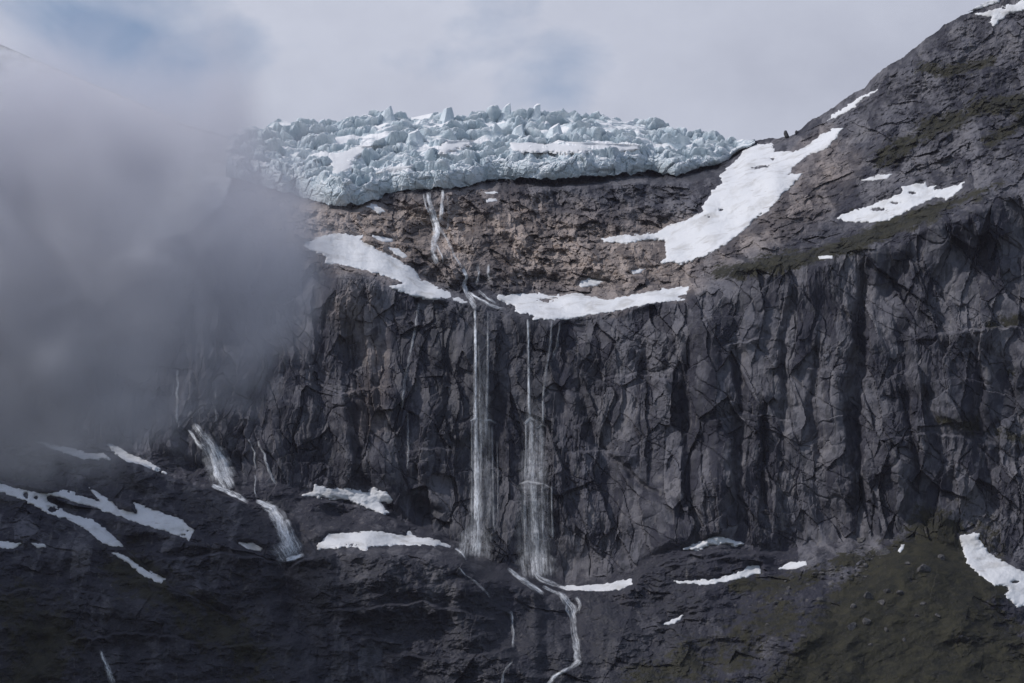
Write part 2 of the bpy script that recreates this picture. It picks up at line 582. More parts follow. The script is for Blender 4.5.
# ------------------------------------------------------------------ outlines of the snow
SNOW = [
 ('large dirty white snow bank lying on the cliff lip left of the tall twin waterfalls', 2.2, [(301.9,245),(329.5,233.7),(346.7,234.5),(362.5,235.8),(361,241),(379.6,250.3),(395.5,258.2),(413.9,270),(419.2,279.3),(432.4,284.6),(448.2,292.5),(469.3,303),(464,304.4),(448.2,299.1),(429.7,300.4),(413.9,297),(395.5,289.9),(388.9,285.9),(403.4,283.3),(395.5,279.3),(374.4,272.7),(355.9,267.5),(342.7,264.8),(324.3,263.5),(326.9,256.9),(313.7,251.6)]),
 ('thin sliver of snow on rocks just above the snow bank on the left lip', 1.0, [(373,235.5),(392,239),(393.5,242),(382,241.5)]),
 ('short snow tongue on broken rock beside the left lip snow bank', 1.0, [(389,248),(398,249),(407,256),(403,258),(394,253.5)]),
 ('long white snow bank along the cliff lip right of the tall waterfalls', 2.0, [(495.6,296.5),(508.8,295.1),(522,293.8),(537.8,293.8),(560,296),(575.8,293.4),(607.5,300),(639.1,293.4),(665.5,289.4),(687.9,286.8),(686.5,293.4),(676,297.3),(686.5,300),(665.5,301.8),(639.1,306.5),(612.7,311.8),(586.4,315.8),(570.5,319.2),(553.6,319.7),(532.6,319.5),(533.9,314.9),(514.1,312.3),(515.4,305.7),(500.9,301.7)]),
 ('small snow spot on brown rock above the long lip snow bank', 1.0, [(580,282),(589,278.5),(605,282.5),(594.3,286),(580,287.5)]),
 ('tiny snow streak on brown rock below the tail of the diagonal snowfield', 0.8, [(632,271),(645,268.8),(640,273),(633,274)]),
 ('broad bright diagonal snowfield filling the gully between glacier and right mountain', 3.0, [(602.2,238.5),(618,235.9),(639,234.8),(657.5,232.7),(665.5,226.9),(686.5,220.1),(703.7,211.6),(702.4,206.4),(710,197),(712.8,190.7),(722,182.8),(719,175),(730,167),(737.8,159),(743,151),(753.6,146),(771,143.7),(775,151.6),(793.5,151.6),(806.7,146.3),(820,135.8),(831.8,129.7),(842.3,128.7),(838.4,134.5),(833,141),(827.8,147.6),(806.7,155.6),(793.5,166),(788.3,174),(801.5,174),(796,182),(780.4,195.8),(769.8,209),(754,219.5),(749.8,224.8),(728.7,242),(707.6,255),(681.3,264.4),(670.7,261.7),(660,264),(665.5,256.5),(665.5,240.6),(649.6,239.3),(625.9,243.3),(604.8,242)]),
 ('ragged white snow patch on the shoulder of the right mountain', 1.8, [(837,218.2),(843.6,214.3),(867.4,206.4),(885.8,199.8),(904.3,191.9),(901.6,186.6),(925.4,182.6),(928,186.6),(936,185.8),(933.3,190.5),(957,185.3),(965,181.3),(959.6,190.5),(946.5,199),(936,197),(917.5,205),(901.6,214.3),(885.8,220.9),(864.7,222.7),(848.9,221.7)]),
 ('narrow snow strip just below the ridge line of the right mountain', 1.4, [(826.5,121.3),(833,114.7),(848.9,104.1),(859.5,97.6),(877.9,89.6),(872.6,93.6),(859.5,100.8),(854.2,108),(843.6,113.4)]),
 ('snow patch at the top right corner near the summit ridge', 1.6, [(975.5,13.7),(991.3,10.5),(1012,4.5),(1060,-14),(1060,0),(1024,10.5),(1007,14.5),(993.9,26.4),(988.6,22.4),(991,18)]),
 ('snow rim on the very skyline above the top right snow patch', 1.2, [(968,10.5),(985,1.5),(1000,-4),(999,1.5),(985,6.5)]),
 ('short snow streak above the ragged patch on the right mountain', 0.9, [(862,180),(878,175),(893.7,173.5),(885.8,179),(870,181)]),
 ('tiny snow dash on the green ledge above the right cliff', 0.8, [(818,256.3),(833,255),(832.5,258.8),(819,259.4)]),
 ('notched snow patch on the left bench below a dark cleft', 1.6, [(302.8,495.4),(313.4,491),(314.7,484.9),(331.8,488.3),(360.8,490.2),(368.7,494.9),(370,488.3),(374,487),(379.3,490.2),(388.5,493.6),(393.8,502.8),(384.6,502.8),(377.2,499.7),(389.8,513.4),(381.9,513.4),(363.5,505.5),(347.6,499.7),(326.6,497.6)]),
 ('flat topped snow patch on top of the rounded dark rock hump', 1.6, [(318.6,543.7),(329.2,534.5),(347.6,533.1),(368.7,531),(387.2,533.1),(405.7,535.8),(408.3,531.8),(418.8,537.6),(437.3,539.7),(450,546.3),(437.3,545.5),(395,544.5),(368.7,546.3),(364.8,549.7),(350.3,546.3),(331.8,547.6),(318.6,549.7)]),
 ('small snow fleck left of the foot of the lower left cascade', 0.9, [(239,543.2),(252.7,543.2),(262,548.5),(260.6,551.4),(247.5,548.6)]),
 ('long grey snow tongue running down from the left picture edge', 1.6, [(-20,476),(0,483),(15.8,488.3),(44.8,494.4),(47.5,501.5),(68.5,513.4),(92.3,520),(104,527.9),(123.9,546.3),(109.4,546.3),(97.5,538.4),(84.4,527.9),(65.9,518.6),(47.5,513.4),(39.5,508),(21,498.9),(0,491),(-20,485)]),
 ('jagged grey snow tongue on the left slope with a pointed notch', 1.6, [(46,494.4),(63.3,490.2),(100,501.5),(88.3,487),(110.7,501.5),(118.6,509.4),(137,513.4),(134.5,502.8),(158.2,512),(182,520),(193.8,530.5),(188.5,539.7),(168.7,531.8),(142.4,523.9),(118.6,516),(100,509.4),(73.8,501.5)]),
 ('uppermost faint snow strip on the left slope under the cloud', 1.2, [(37,441.5),(50,444.3),(73.8,448),(89.6,453.5),(105.5,453.5),(112,459.3),(81.7,458.5),(63.3,452.8)]),
 ('slim snow wedge under the cloud left of the upper left cascade', 1.2, [(106.8,444.8),(113.4,444.5),(129,453.6),(155.6,465.5),(166,473.3),(147.7,466.5),(126.6,460.3),(116,454.3)]),
 ('thin sloping snow sliver below the jagged tongue on the left slope', 1.1, [(110.7,553),(122.6,554.4),(139.7,566.3),(164.8,579.5),(160.8,582.9),(145,576.8),(126.6,562.6)]),
 ('small snow spot cut by the left picture edge', 1.0, [(-20,536),(0,541),(21,543.7),(13,549),(0,547.6),(-20,545)]),
 ('tiny oval snow spot on the left scree slope', 0.8, [(31,543.2),(43.5,543.2),(46.5,547.4),(37,547.8)]),
 ('arched snow patch under the right cliff foot', 4.5, [(683.8,549),(698.3,542.5),(716.8,536.7),(727.3,538.6),(744.5,543.9),(735.2,546.5),(724.7,542.9),(708.9,545.4),(698.3,550.2)]),
 ('thin curving snow strip along the foot of the right cliff', 1.1, [(674.6,581.2),(706.2,580.2),(722,577.6),(743,571.2),(748.4,565.9),(760,565.2),(760,573.2),(727.3,581.2),(706.2,584.4),(677.2,583.3)]),
 ('short snow bar at the end of the cliff foot snow strip', 1.0, [(779,568.9),(788.3,563),(805.4,561.3),(806.7,565.4),(790.9,569.6)]),
 ('low snow bank beside the stream below the twin waterfalls', 1.2, [(559.9,586.4),(585,585.6),(608.7,583),(631,579),(632.4,583.4),(619.2,590.2),(595.5,590.8),(569,590.8)]),
 ('little snow flake alone on the dark lower slope', 0.9, [(663.5,624.3),(672,619.8),(682.5,615.9),(679.8,620.5),(669.3,625.4)]),
 ('steep snow fan at the right edge under the right cliff', 1.8, [(959.7,536),(980.8,532),(978,537.3),(988.7,553),(1007,563.6),(1025.6,572.9),(1060,590),(1060,615),(1024,606.5),(1017.7,607),(996.6,587.4),(980.8,575.5),(967.6,563.6),(963.6,550.5)]),
 ('tiny upright snow spot at the base of the right cliff', 0.8, [(898.5,551),(901,545),(904.5,544),(903.5,549.5),(900,552)]),
 ('small snow speck on brown rock close under the glacier centre', 0.8, [(484,192),(498,190),(498,193.3),(486,194)]),
 ('lower of two snow specks on brown rock under the glacier centre', 0.8, [(486,200),(496,198),(497.5,201),(487,202)]),
 ('crumbled snow patch tucked under the left part of the glacier front', 1.0, [(366,206.5),(374,203),(380,205),(387,211.5),(378,213.5),(372,209.5)]),
 ('misty snow slope rising behind the low cloud on the upper left', 3.0, [(-140,-25),(0,20),(60,50),(140,85),(185,108),(246,130),(236,170),(222,205),(190,232),(120,250),(0,262),(-140,262)]),
]

# ------------------------------------------------------------------ the mountain
KPX = [-150, 0, 200, 300, 400, 470, 530, 600, 690, 760, 830, 930, 1024, 1180]
#        (row, distance) from the foot of the picture to the skyline
PROF = [
 [(740,2195),(610,2260),(550,2300),(420,2430),(220,2500),(195,2560),(130,2720)],
 [(740,2200),(605,2270),(545,2310),(425,2440),(230,2510),(205,2570),(150,2720)],
 [(740,2205),(620,2290),(550,2335),(462,2440),(245,2510),(225,2570),(190,2690)],
 [(740,2205),(625,2290),(560,2330),(488,2450),(264,2520),(240,2585),(202,2680)],
 [(740,2205),(640,2285),(552,2335),(520,2450),(290,2530),(262,2600),(192,2700)],
 [(740,2210),(640,2285),(566,2350),(552,2450),(307,2530),(298,2590),(184,2720)],
 [(740,2210),(650,2300),(592,2380),(576,2450),(319,2530),(296,2600),(180,2730)],
 [(740,2210),(660,2300),(593,2400),(583,2445),(316,2530),(293,2600),(177,2740)],
 [(740,2200),(660,2290),(586,2385),(538,2436),(297,2515),(284,2560),(174,2750)],
 [(740,2200),(650,2290),(585,2380),(545,2430),(265,2497),(245,2540),(180,2680)],
 [(740,2195),(650,2280),(572,2370),(547,2420),(262,2485),(240,2540),(170,2650)],
 [(740,2190),(650,2270),(565,2350),(540,2400),(232,2470),(215,2520),(130,2620)],
 [(740,2190),(660,2270),(605,2330),(560,2385),(190,2475),(165,2510),(80,2610)],
 [(740,2190),(670,2270),(615,2330),(570,2385),(150,2475),(120,2510),(20,2610)],
]
SKY_PX = [-150, 0, 60, 140, 185, 240, 262, 300, 500, 700, 735, 745, 755, 766, 776, 788, 800, 826, 850, 868, 880, 900, 915, 930, 945, 960, 985, 1010, 1180]
SKY_PY = [0, 46, 72, 105, 127, 141, 158, 152, 140, 150, 152, 143, 140, 139, 137, 136, 130, 112, 96, 84, 73, 58, 47, 36, 26, 16, 4, -8, -80]
SKYD_PX = [-150, 0, 240, 300, 700, 745, 760, 850, 930, 1024, 1180]
SKYD_Y = [2960, 2950, 2900, 2960, 2960, 2865, 2845, 2745, 2705, 2695, 2700]

U0, U1, STEP = -150.0, 1180.0, 0.9
NV = 860
BOT = 735.0


FINE = np.arange(-960.0, 2160.0, 1.0)


def table(xs, ys, r):
    t = np.interp(FINE, xs, ys)
    for _ in range(3):
        t = blur(t, r, 0)
    return t


SKY_T = table(SKY_PX, SKY_PY, 4)
SKYD_T = table(SKYD_PX, SKYD_Y, 18)


def skyline(px, rough_=True):
    s = np.interp(px, FINE, SKY_T)
    if not rough_:
        return s
    r = sstep(748, 765, px)
    s = s + r * (2.2 * fbm(px * 0.045, px * 0 + 3.3, 91, 4, 0.55) + 0.5 * noise(px * 0.6, px * 0 + 1.7, 95))
    return s


ucol = np.concatenate((np.arange(-900.0, U0, 9.0), np.arange(U0, U1, STEP), np.arange(U1, 2100.0, 9.0)))
NU = len(ucol)
scol = skyline(ucol)
ssm = skyline(ucol, False)
vv = np.linspace(0, 1, NV)[:, None]
PX = np.repeat(ucol[None, :], NV, 0)
PY = BOT + (ssm[None, :] - BOT) * vv + (scol - ssm)[None, :] * sstep(0.972, 1.0, vv)

# lateral wobble so that the big edges do not run in straight lines
WPX = PX + 10 * fbm(PX * 0.012, PY * 0.012, 11, 3)
WPY = PY + 7 * fbm(PX * 0.016, PY * 0.016, 15, 3) * sstep(0, 30, PY - scol[None, :])

nk = 7
kp = np.array([[c[k][0] for k in range(nk)] for c in PROF], float)
ky = np.array([[c[k][1] for k in range(nk)] for c in PROF], float)
RP = [np.interp(WPX, FINE, table(KPX, kp[:, k], 14)) for k in range(nk)] + [np.repeat(skyline(ucol, False)[None, :], NV, 0)]
RY = [np.interp(WPX, FINE, table(KPX, ky[:, k], 14)) for k in range(nk)] + [np.interp(PX, FINE, SKYD_T)]
Y = RY[0] + 0 * PX
for k in range(nk):
    a, b_ = RP[k], RP[k + 1]
    t = np.clip((a - WPY) / np.maximum(a - b_, 1.0), 0, 1)
    Y = np.where(WPY <= a, RY[k] + (RY[k + 1] - RY[k]) * t, Y)
Y = smooth2(Y, 4)

# region weights
w_cliff = sstep(-6, 10, RP[3] - WPY) * sstep(-8, 8, WPY - RP[4])
right = sstep(690, 760, WPX + (WPY - 250) * 0.25)
w_up = sstep(-6, 8, RP[4] - WPY)
w_bowl = w_up * (1 - right)
w_slope = w_up * right
w_low = sstep(-8, 8, WPY - RP[3])

# world measures for the noise
Wp = P(PX, PY, Y)
X, Z = Wp[..., 0], Wp[..., 2]
dS = np.sqrt(np.diff(Y, axis=0) ** 2 + np.diff(Z, axis=0) ** 2)
S = np.concatenate((np.zeros((1, NU)), np.cumsum(dS, 0)), 0)
S = S - S[int(NV * 0.35)][None, :]
S = np.where(True, Z * 1.15, S)
wx = X + 9 * fbm(X / 55, S / 55, 21, 3)
ws = S + 9 * fbm(X / 55, S / 55, 25, 3)

# ---- snow-covered ground is smooth
snow_soft = np.zeros_like(PX)
for lab, th, pts in SNOW:
    q = np.array(pts)
    x0, y0 = q.min(0) - 14
    x1, y1 = q.max(0) + 14
    c0, c1 = np.searchsorted(ucol, (x0, x1))
    sub = (slice(None), slice(c0, c1))
    msk = (PY[sub] > y0) & (PY[sub] < y1)
    if not msk.any():
        continue
    sd = poly_sd(PX[sub][msk], PY[sub][msk], pts)
    tmp = snow_soft[sub]
    tmp[msk] = np.maximum(tmp[msk], sstep(-5, 2.0, sd))
    snow_soft[sub] = tmp

# ---- large relief: gullies, clefts, buttresses seen on the faces
rel = np.zeros_like(PX)


def gully(pts, width, depth, sharp=1.0, wob=3.0):
    q = np.array(pts)
    x0, y0 = q.min(0) - width * 3 - 8
    x1, y1 = q.max(0) + width * 3 + 8
    c0, c1 = np.searchsorted(ucol, (x0, x1))
    sub = (slice(None), slice(c0, c1))
    msk = (PY[sub] > y0) & (PY[sub] < y1)
    px, py = PX[sub][msk], PY[sub][msk]
    px = px + wob * fbm(px * 0.05, py * 0.05, 33, 3)
    depth = depth * 0.75
    d, fr = seg_dist(px, py, pts)
    end = np.sin(np.clip(fr, 0.04, 0.96) * math.pi) ** 0.5
    t = rel[sub]
    t[msk] += depth * end * np.exp(-(d / width) ** (2 * sharp))
    rel[sub] = t


gully([(868,268),(864,300),(858,360),(853,420),(858,480),(860,545)], 7, 26, 1.3)
gully([(885,300),(893,280),(905,262)], 9, 14)
gully([(952,215),(962,250),(975,275)], 9, 16)
gully([(790,290),(782,340),(786,400),(780,470)], 5, 12)
gully([(735,330),(742,400),(736,470),(742,540)], 6, 14)
gully([(765,420),(760,480),(770,530)], 4, 10)
gully([(820,330),(812,400),(822,470)], 4, 10)
gully([(905,400),(915,450),(925,530)], 5, 10)
gully([(985,350),(975,420),(990,500)], 6, 12)
gully([(350,400),(356,440),(360,478),(382,500),(395,512)], 5, 16, 1.2)
gully([(345,335),(350,352),(358,372)], 9, 18)
gully([(322,330),(318,375),(330,420)], 8, 12)
gully([(410,500),(424,508),(440,520)], 9, 20, 1.4)
gully([(573,375),(584,400),(590,435),(603,448)], 7, 18)
gully([(598,446),(618,462),(637,482),(664,497)], 3, 9, 1.4)
gully([(690,345),(684,400),(690,450),(684,520)], 5, 13)
gully([(490,320),(496,380),(494,450),(500,530)], 9, 10)
gully([(555,330),(562,400),(566,450)], 7, 8)
gully([(640,330),(646,370),(655,400)], 7, 12)
gully([(440,330),(446,360),(452,400),(448,450)], 9, 12)
gully([(378,310),(380,350),(376,400)], 5, 9)
gully([(572,590),(574,630),(572,683)], 9, 12)
gully([(290,560),(300,620),(330,683)], 12, 14)
gully([(950,560),(985,600),(1024,640)], 7, 6)
gully([(488,182),(521,182),(551,183),(577,181),(609,179),(648,175),(676,178),(692,175),(715,168)], 5, 44, 1.5, 1.0)  # recess added under the ice edge so that a shadow band forms
gully([(283,196),(320,205),(348,208),(378,203)], 4, 18, 1.5, 1.0)
# buttresses stand forward
gully([(705,300),(708,380),(712,470),(715,540)], 16, -14, 1.4)
gully([(835,330),(832,420),(836,520)], 12, -10, 1.3)
gully([(400,330),(398,400),(392,470)], 14, -8)
gully([(625,360),(628,420),(632,520)], 14, -8, 1.2)
gully([(320,300),(345,300),(372,330)], 14, -8, 1.2)
gully([(900,330),(935,380),(960,450)], 18, -9)
gully([(330,575),(400,566),(470,580),(505,600)], 16, -12, 1.2)
gully([(800,640),(860,600),(930,552)], 26, -14, 1.0)
gully([(60,600),(140,610),(230,600)], 20, -10)
gully([(630,600),(700,600),(760,590)], 12, -6)

def ledge(pts, depth, length=34.0, wob=2.5):
    """a shelf: rock below the line stands forward, the shelf itself runs back"""
    q = np.array(pts, float)
    yl = np.interp(ucol, q[:, 0], q[:, 1])
    inr = sstep(q[0, 0], q[0, 0] + 14, ucol) * sstep(q[-1, 0], q[-1, 0] - 14, ucol)
    c0, c1 = np.searchsorted(ucol, (q[0, 0], q[-1, 0]))
    sub = (slice(None), slice(c0, c1))
    dy = PY[sub] - yl[None, c0:c1] + wob * fbm(PX[sub] * 0.06, PY[sub] * 0.02, 37, 3)
    depth = depth * (1.5 if q[:, 1].mean() > 470 else 1.0)
    rel[sub] -= depth * inr[None, c0:c1] * np.where(dy > 0, np.exp(-dy / length) * sstep(-0.1, 2.5, dy), 0)


for pts, dpt, ln in (
    ([(285,566),(310,556),(340,551),(400,549),(450,551),(500,563),(520,577),(548,604)], 16, 60),
    ([(298,499),(330,500),(352,503),(390,517),(430,530),(470,549)], 12, 26),
    ([(300,530),(320,552),(340,553)], 8, 20),
    ([(110,452),(150,468),(200,487),(240,499),(270,508),(300,520)], 14, 40),
    ([(-60,470),(0,480),(60,489),(110,497),(160,512),(200,528)], 8, 24),
    ([(40,505),(90,524),(130,552),(170,585),(240,620)], 8, 30),
    ([(150,560),(220,552),(280,560)], 9, 30), ([(-100,585),(0,590),(60,585),(130,600)], 9, 34),
    ([(60,640),(140,630),(220,645),(300,640)], 9, 30), ([(330,610),(420,600),(480,615)], 7, 24),
    ([(380,650),(450,660),(520,645)], 9, 30), ([(590,605),(640,598),(690,604),(740,598)], 8, 24),
    ([(590,640),(650,630),(700,640)], 7, 24), ([(620,585),(650,570),(690,560),(760,552),(830,548)], 9, 22),
    ([(568,450),(600,449),(640,455)], 7, 20), ([(518,483),(540,482),(560,488)], 6, 24), ([(400,450),(440,446),(470,452)], 6, 24),
    ([(590,380),(640,372),(680,380)], 6, 26), ([(620,585),(650,566),(690,552),(740,548),(775,556)], 7, 14),
    ([(700,420),(740,412),(800,420)], 6, 26), ([(800,365),(850,372)], 6, 20), ([(870,440),(930,430),(1000,445)], 7, 26),
    ([(900,340),(960,330),(1060,322)], 8, 24), ([(720,345),(770,335)], 6, 20), ([(330,395),(380,385),(400,392)], 7, 26),
    ([(360,236),(420,246),(455,252)], 7, 14), ([(440,240),(520,226),(600,232)], 7, 16), ([(480,262),(560,268),(640,258)], 6, 12),
    ([(520,205),(580,212),(650,204),(700,198)], 8, 16), ([(290,215),(350,222),(410,212)], 7, 12),
    ([(760,232),(830,215),(900,180)], 6, 16), ([(880,150),(940,128),(1010,104)], 8, 18), ([(800,175),(850,150),(900,122)], 6, 16),
    ([(930,70),(980,62),(1040,40)], 7, 16),
):
    ledge(pts, dpt, ln)


# ---- procedural rock
m1 = sstep(-0.35, 0.45, fbm(X / 70, S / 90, 181, 3))
m2 = sstep(-0.4, 0.4, fbm(X / 40, S / 60, 185, 3))
fine = fbm(X / 7.0, S / 9.0, 151, 4, 0.62)
rough = fbm(X / 26.0, S / 44.0, 155, 6, 0.58)
vx = X + 6 * fbm(X / 70, S / 90, 21, 2)
vs = S + 9 * fbm(X / 70, S / 80, 25, 2)
vx = vx + 1.0 * fbm(X / 11, S / 15, 195, 3, 0.6)
vs = vs + 1.2 * fbm(X / 12, S / 14, 197, 3, 0.6)
c1 = envelope((vx + 0.10 * vs) / 52, vs / 120, 101)
c2 = envelope((vx - 0.14 * vs) / 24, vs / 58, 111, 0.7, True)
c3 = envelope((vx + 0.2 * vs) / 11, vs / 24, 121)
f1, e1 = facets((vx - 0.08 * vs) / 44, vs / 110, 127)
f2, e2 = facets((vx + 0.05 * vs) / 17, vs / 58, 131)
f3, e3 = facets((vx - 0.1 * vs) / 7.5, vs / 19, 135)
f4, e4 = facets(vx / 4.2, vs / 6.5, 139)
cols_ = fbm(vx / 13, vs / 95, 141, 5, 0.58, True)
ribs = sstep(-0.2, 0.5, fbm(X / 110, S / 130, 187, 2))
brk = sstep(-0.25, 0.45, fbm(X / 48, S / 70, 189, 3))          # 0 on smooth slabs, 1 on broken rock
brk = 0.22 + 0.78 * brk
cliff_rel = 9 * c1 + 6 * c2 + (0.2 + m1) * 1.8 * c3 * brk + 10 * f1 + 7.5 * f2 + brk * (0.3 + m2) * 4.6 * f3 + brk * (0.1 + m1) * 1.5 * f4
cliff_rel += -2.2 * cols_ * ribs + 1.3 * rough * brk + 0.7 * fine * brk
# fractures between the slabs and a few long joints
cliff_rel += 1.3 * m1 * (1 - sstep(0, 0.03, e2)) + brk * 0.9 * (1 - sstep(0, 0.06, e3))
for (ca, cb, sx_, sy_, am_) in ((1.0, 0.35, 46, 120, 2.0), (0.3, 1.0, 120, 60, 1.5)):
    q_ = fbm((ca * vx + 0.2 * vs) / sx_, (cb * vx + vs) / sy_, 191 + int(sx_), 2, 0.4)
    cliff_rel += am_ * np.exp(-(q_ / 0.016) ** 2)
# broken rock in the bowl below the ice
tilt = vs + 0.25 * vx
b1 = envelope((vx + 0.5 * vs) / 36, tilt / 26, 201)
b2 = envelope((vx - 0.3 * vs) / 15, tilt / 20, 207, 0.8, True)
g2, k2 = facets((vx + 0.15 * vs) / 11, tilt / 14, 211)
g3, k3 = facets(vx / 5.0, tilt / 6.5, 221)
rb = fbm(X / 20, S / 20, 241, 6, 0.6)
bowl_rel = 17 * b1 + 7 * b2 + 7.5 * g2 * (0.35 + m2) + 4.2 * g3 * (0.35 + m1) + 2.8 * rb + 1.9 * fine
# slabs of the right mountain
tl2 = vs - 0.45 * vx
s1 = envelope((vx + 0.5 * vs) / 48, tl2 / 34, 301)
s2, q2 = facets((vx + 0.3 * vs) / 19, tl2 / 15, 311)
s3, q3 = facets(vx / 7, tl2 / 6.0, 321)
rs = fbm(X / 24, S / 22, 341, 6, 0.6)
slope_rel = 13 * s1 + 4.6 * s2 * (0.3 + m1) + 2.8 * s3 * (0.3 + m2) + 3.6 * rs + 1.4 * fine
# lower benches and slopes
l1 = envelope((vx - 0.5 * vs) / 55, (vs + 0.35 * vx) / 34, 401)
l2 = envelope((vx - 0.3 * vs) / 24, (vs + 0.3 * vx) / 15, 405, 0.8, True)
l3, p3 = facets(vx / 9.0, vs / 6.0, 421)
rl = fbm(X / 30, S / 22, 441, 6, 0.58)
low_rel = 15 * l1 + 7 * l2 + 2.6 * l3 * (0.1 + m1) + 4.0 * rl + 0.9 * fine
broad = 14 * fbm(X / 120, S / 120, 171, 4)

rel_noise = w_cliff * cliff_rel + w_bowl * bowl_rel + w_slope * slope_rel + w_low * low_rel

# vegetation, warm rock and dark rock (damp, plus shade painted in)
nv = fbm(PX * 0.02, PY * 0.035, 61, 4)
veg = np.zeros_like(PX)


def vpatch(arr, pts, width, amt=1.0):
    d, _ = seg_dist(PX, PY, pts)
    return np.maximum(arr, amt * np.clip(1.15 - d / width, 0, 1))


for pts, w_, a_ in (
    ([(720,272),(790,262),(840,250),(880,232),(930,214)], 13, 0.85),
    ([(850,215),(900,222),(945,205),(1000,185)], 9, 0.6),
    ([(880,160),(930,130),(975,110),(1024,100)], 15, 0.75),
    ([(920,70),(945,72),(990,60)], 11, 0.65),
    ([(990,140),(1024,122)], 12, 0.6),
    ([(990,325),(1030,318)], 10, 0.6), ([(940,420),(985,430),(1024,440)], 12, 0.55), ([(1000,375),(1030,370)], 8, 0.5),
    ([(940,545),(880,590),(830,640),(800,690)], 44, 1.0),
    ([(960,600),(1000,660),(1040,690)], 50, 0.9),
    ([(900,620),(960,680)], 60, 0.95),
    ([(640,690),(720,660),(780,620)], 40, 0.6),
    ([(20,610),(60,640),(20,690)], 40, 0.7),
    ([(120,560),(170,600),(240,640),(260,683)], 34, 0.62),
    ([(740,585),(800,580),(850,560)], 16, 0.6), ([(860,690),(900,640),(940,590)], 90, 1.1),
):
    veg = vpatch(veg, pts, w_, a_)
veg = np.clip(veg + 0.22 * nv * (veg > 0.01), 0, 1)

grassy = sstep(0.55, 0.95, veg) * w_low
heath = 0.55 * grassy * (1.3 * fbm(X / 9, S / 9, 461, 4, 0.6) + 2.2 * fbm((X + 0.8 * S) / 34, (S - 0.6 * X) / 12, 463, 3))
damp = (1 - 0.80 * snow_soft) * (1 - 0.87 * grassy)
edge = sstep(0, 14, PY - scol[None, :])
Y = Y + (rel * (1 - 0.7 * snow_soft) + rel_noise * damp + heath) * (0.25 + 0.75 * edge) + broad * 0.8 * edge * (1 - 0.5 * snow_soft)

warm = np.zeros_like(PX)
d, _ = seg_dist(PX, PY, [(290,215),(380,235),(450,235),(520,240),(600,262),(660,262)])
warm = np.maximum(warm, w_bowl * np.clip(1.25 - d / 48, 0, 1))
d, _ = seg_dist(PX, PY, [(690,270),(740,240),(800,200),(830,160)])
warm = np.maximum(warm, w_slope * 0.5 * np.clip(1.2 - d / 32, 0, 1))
d, _ = seg_dist(PX, PY, [(350,300),(375,360),(365,420)])
warm = np.maximum(warm, 0.4 * w_cliff * np.clip(1.2 - d / 22, 0, 1))
warm = np.clip(warm + 0.25 * fbm(PX * 0.03, PY * 0.03, 71, 4) * (warm > 0.02), 0, 1)

wet_and_shade = np.zeros_like(PX)  # damp rock near water; painted shade under the ice and shelves
for pts, w_, a_ in (
    ([(480,310),(482,400),(482,550)], 34, 0.85), ([(530,325),(536,420),(536,560)], 26, 0.7),
    ([(440,320),(445,380),(455,440)], 26, 0.75), ([(405,320),(400,400),(398,470)], 9, 0.5),
    ([(590,360),(592,400),(596,440)], 16, 0.5), ([(205,430),(230,480)], 22, 0.8), ([(275,510),(300,555)], 20, 0.8),
    ([(560,600),(574,640),(560,690)], 14, 0.7), ([(420,505),(445,520),(470,540)], 20, 0.8),
    ([(490,179),(550,181),(610,178),(650,173),(690,175),(722,165)], 8, 0.95), ([(282,193),(320,203),(350,207)], 6, 0.9), ([(560,190),(600,192),(660,188)], 20, 0.4),  # shade of the overhanging ice, painted along its foot
    ([(180,500),(240,512),(262,530)], 16, 0.6), ([(120,480),(180,505)], 10, 0.5), ([(310,565),(400,580),(520,600)], 14, 0.3),  # dark faces under the shelves, painted where relief shading is weak
    ([(345,330),(352,370)], 16, 0.7), ([(300,430),(340,450),(358,470)], 24, 0.5),  # darker tone in the hollow and beside the cleft
):
    wet_and_shade = vpatch(wet_and_shade, pts, w_, a_)
d, _ = seg_dist(PX, PY, [(300,600),(420,640),(540,640),(640,640)])
wet_and_shade = np.maximum(wet_and_shade, 0.62 * w_low * np.clip(1.3 - d / 80, 0, 1))
d, _ = seg_dist(PX, PY, [(-20,640),(100,640),(260,640),(420,660),(640,660)])
wet_and_shade = np.maximum(wet_and_shade, 0.55 * w_low * np.clip(1.3 - d / 70, 0, 1))
wet_and_shade = np.clip(wet_and_shade * (0.85 + 0.5 * fbm(PX * 0.06, PY * 0.012, 81, 4)), 0, 1)
# shadow of the ice front, painted as a dark band on the rock below
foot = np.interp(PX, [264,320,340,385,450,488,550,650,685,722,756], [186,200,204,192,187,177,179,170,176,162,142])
wet_and_shade = np.maximum(wet_and_shade, 0.7 * w_bowl * sstep(11, 1, PY - foot + 5 * nv) * (PX < 740))
warm = warm * (1 - 0.6 * wet_and_shade)

YS = smooth2(Y, 3)


def _sample(A, px, py):
    px = np.asarray(px, float)
    py = np.asarray(py, float)
    s = np.interp(px, ucol, ssm)
    u = np.clip(np.interp(px, ucol, np.arange(NU)), 0, NU - 1.001)
    v = np.clip((py - BOT) / (s - BOT) * (NV - 1), 0, NV - 1.001)
    i, j = u.astype(int), v.astype(int)
    a, c = u - i, v - j
    return (A[j, i] * (1 - a) + A[j, i + 1] * a) * (1 - c) + (A[j + 1, i] * (1 - a) + A[j + 1, i + 1] * a) * c


def depth_at(px, py, smooth=False):
    return _sample(YS if smooth else Y, px, py)


V = P(PX, PY, Y)
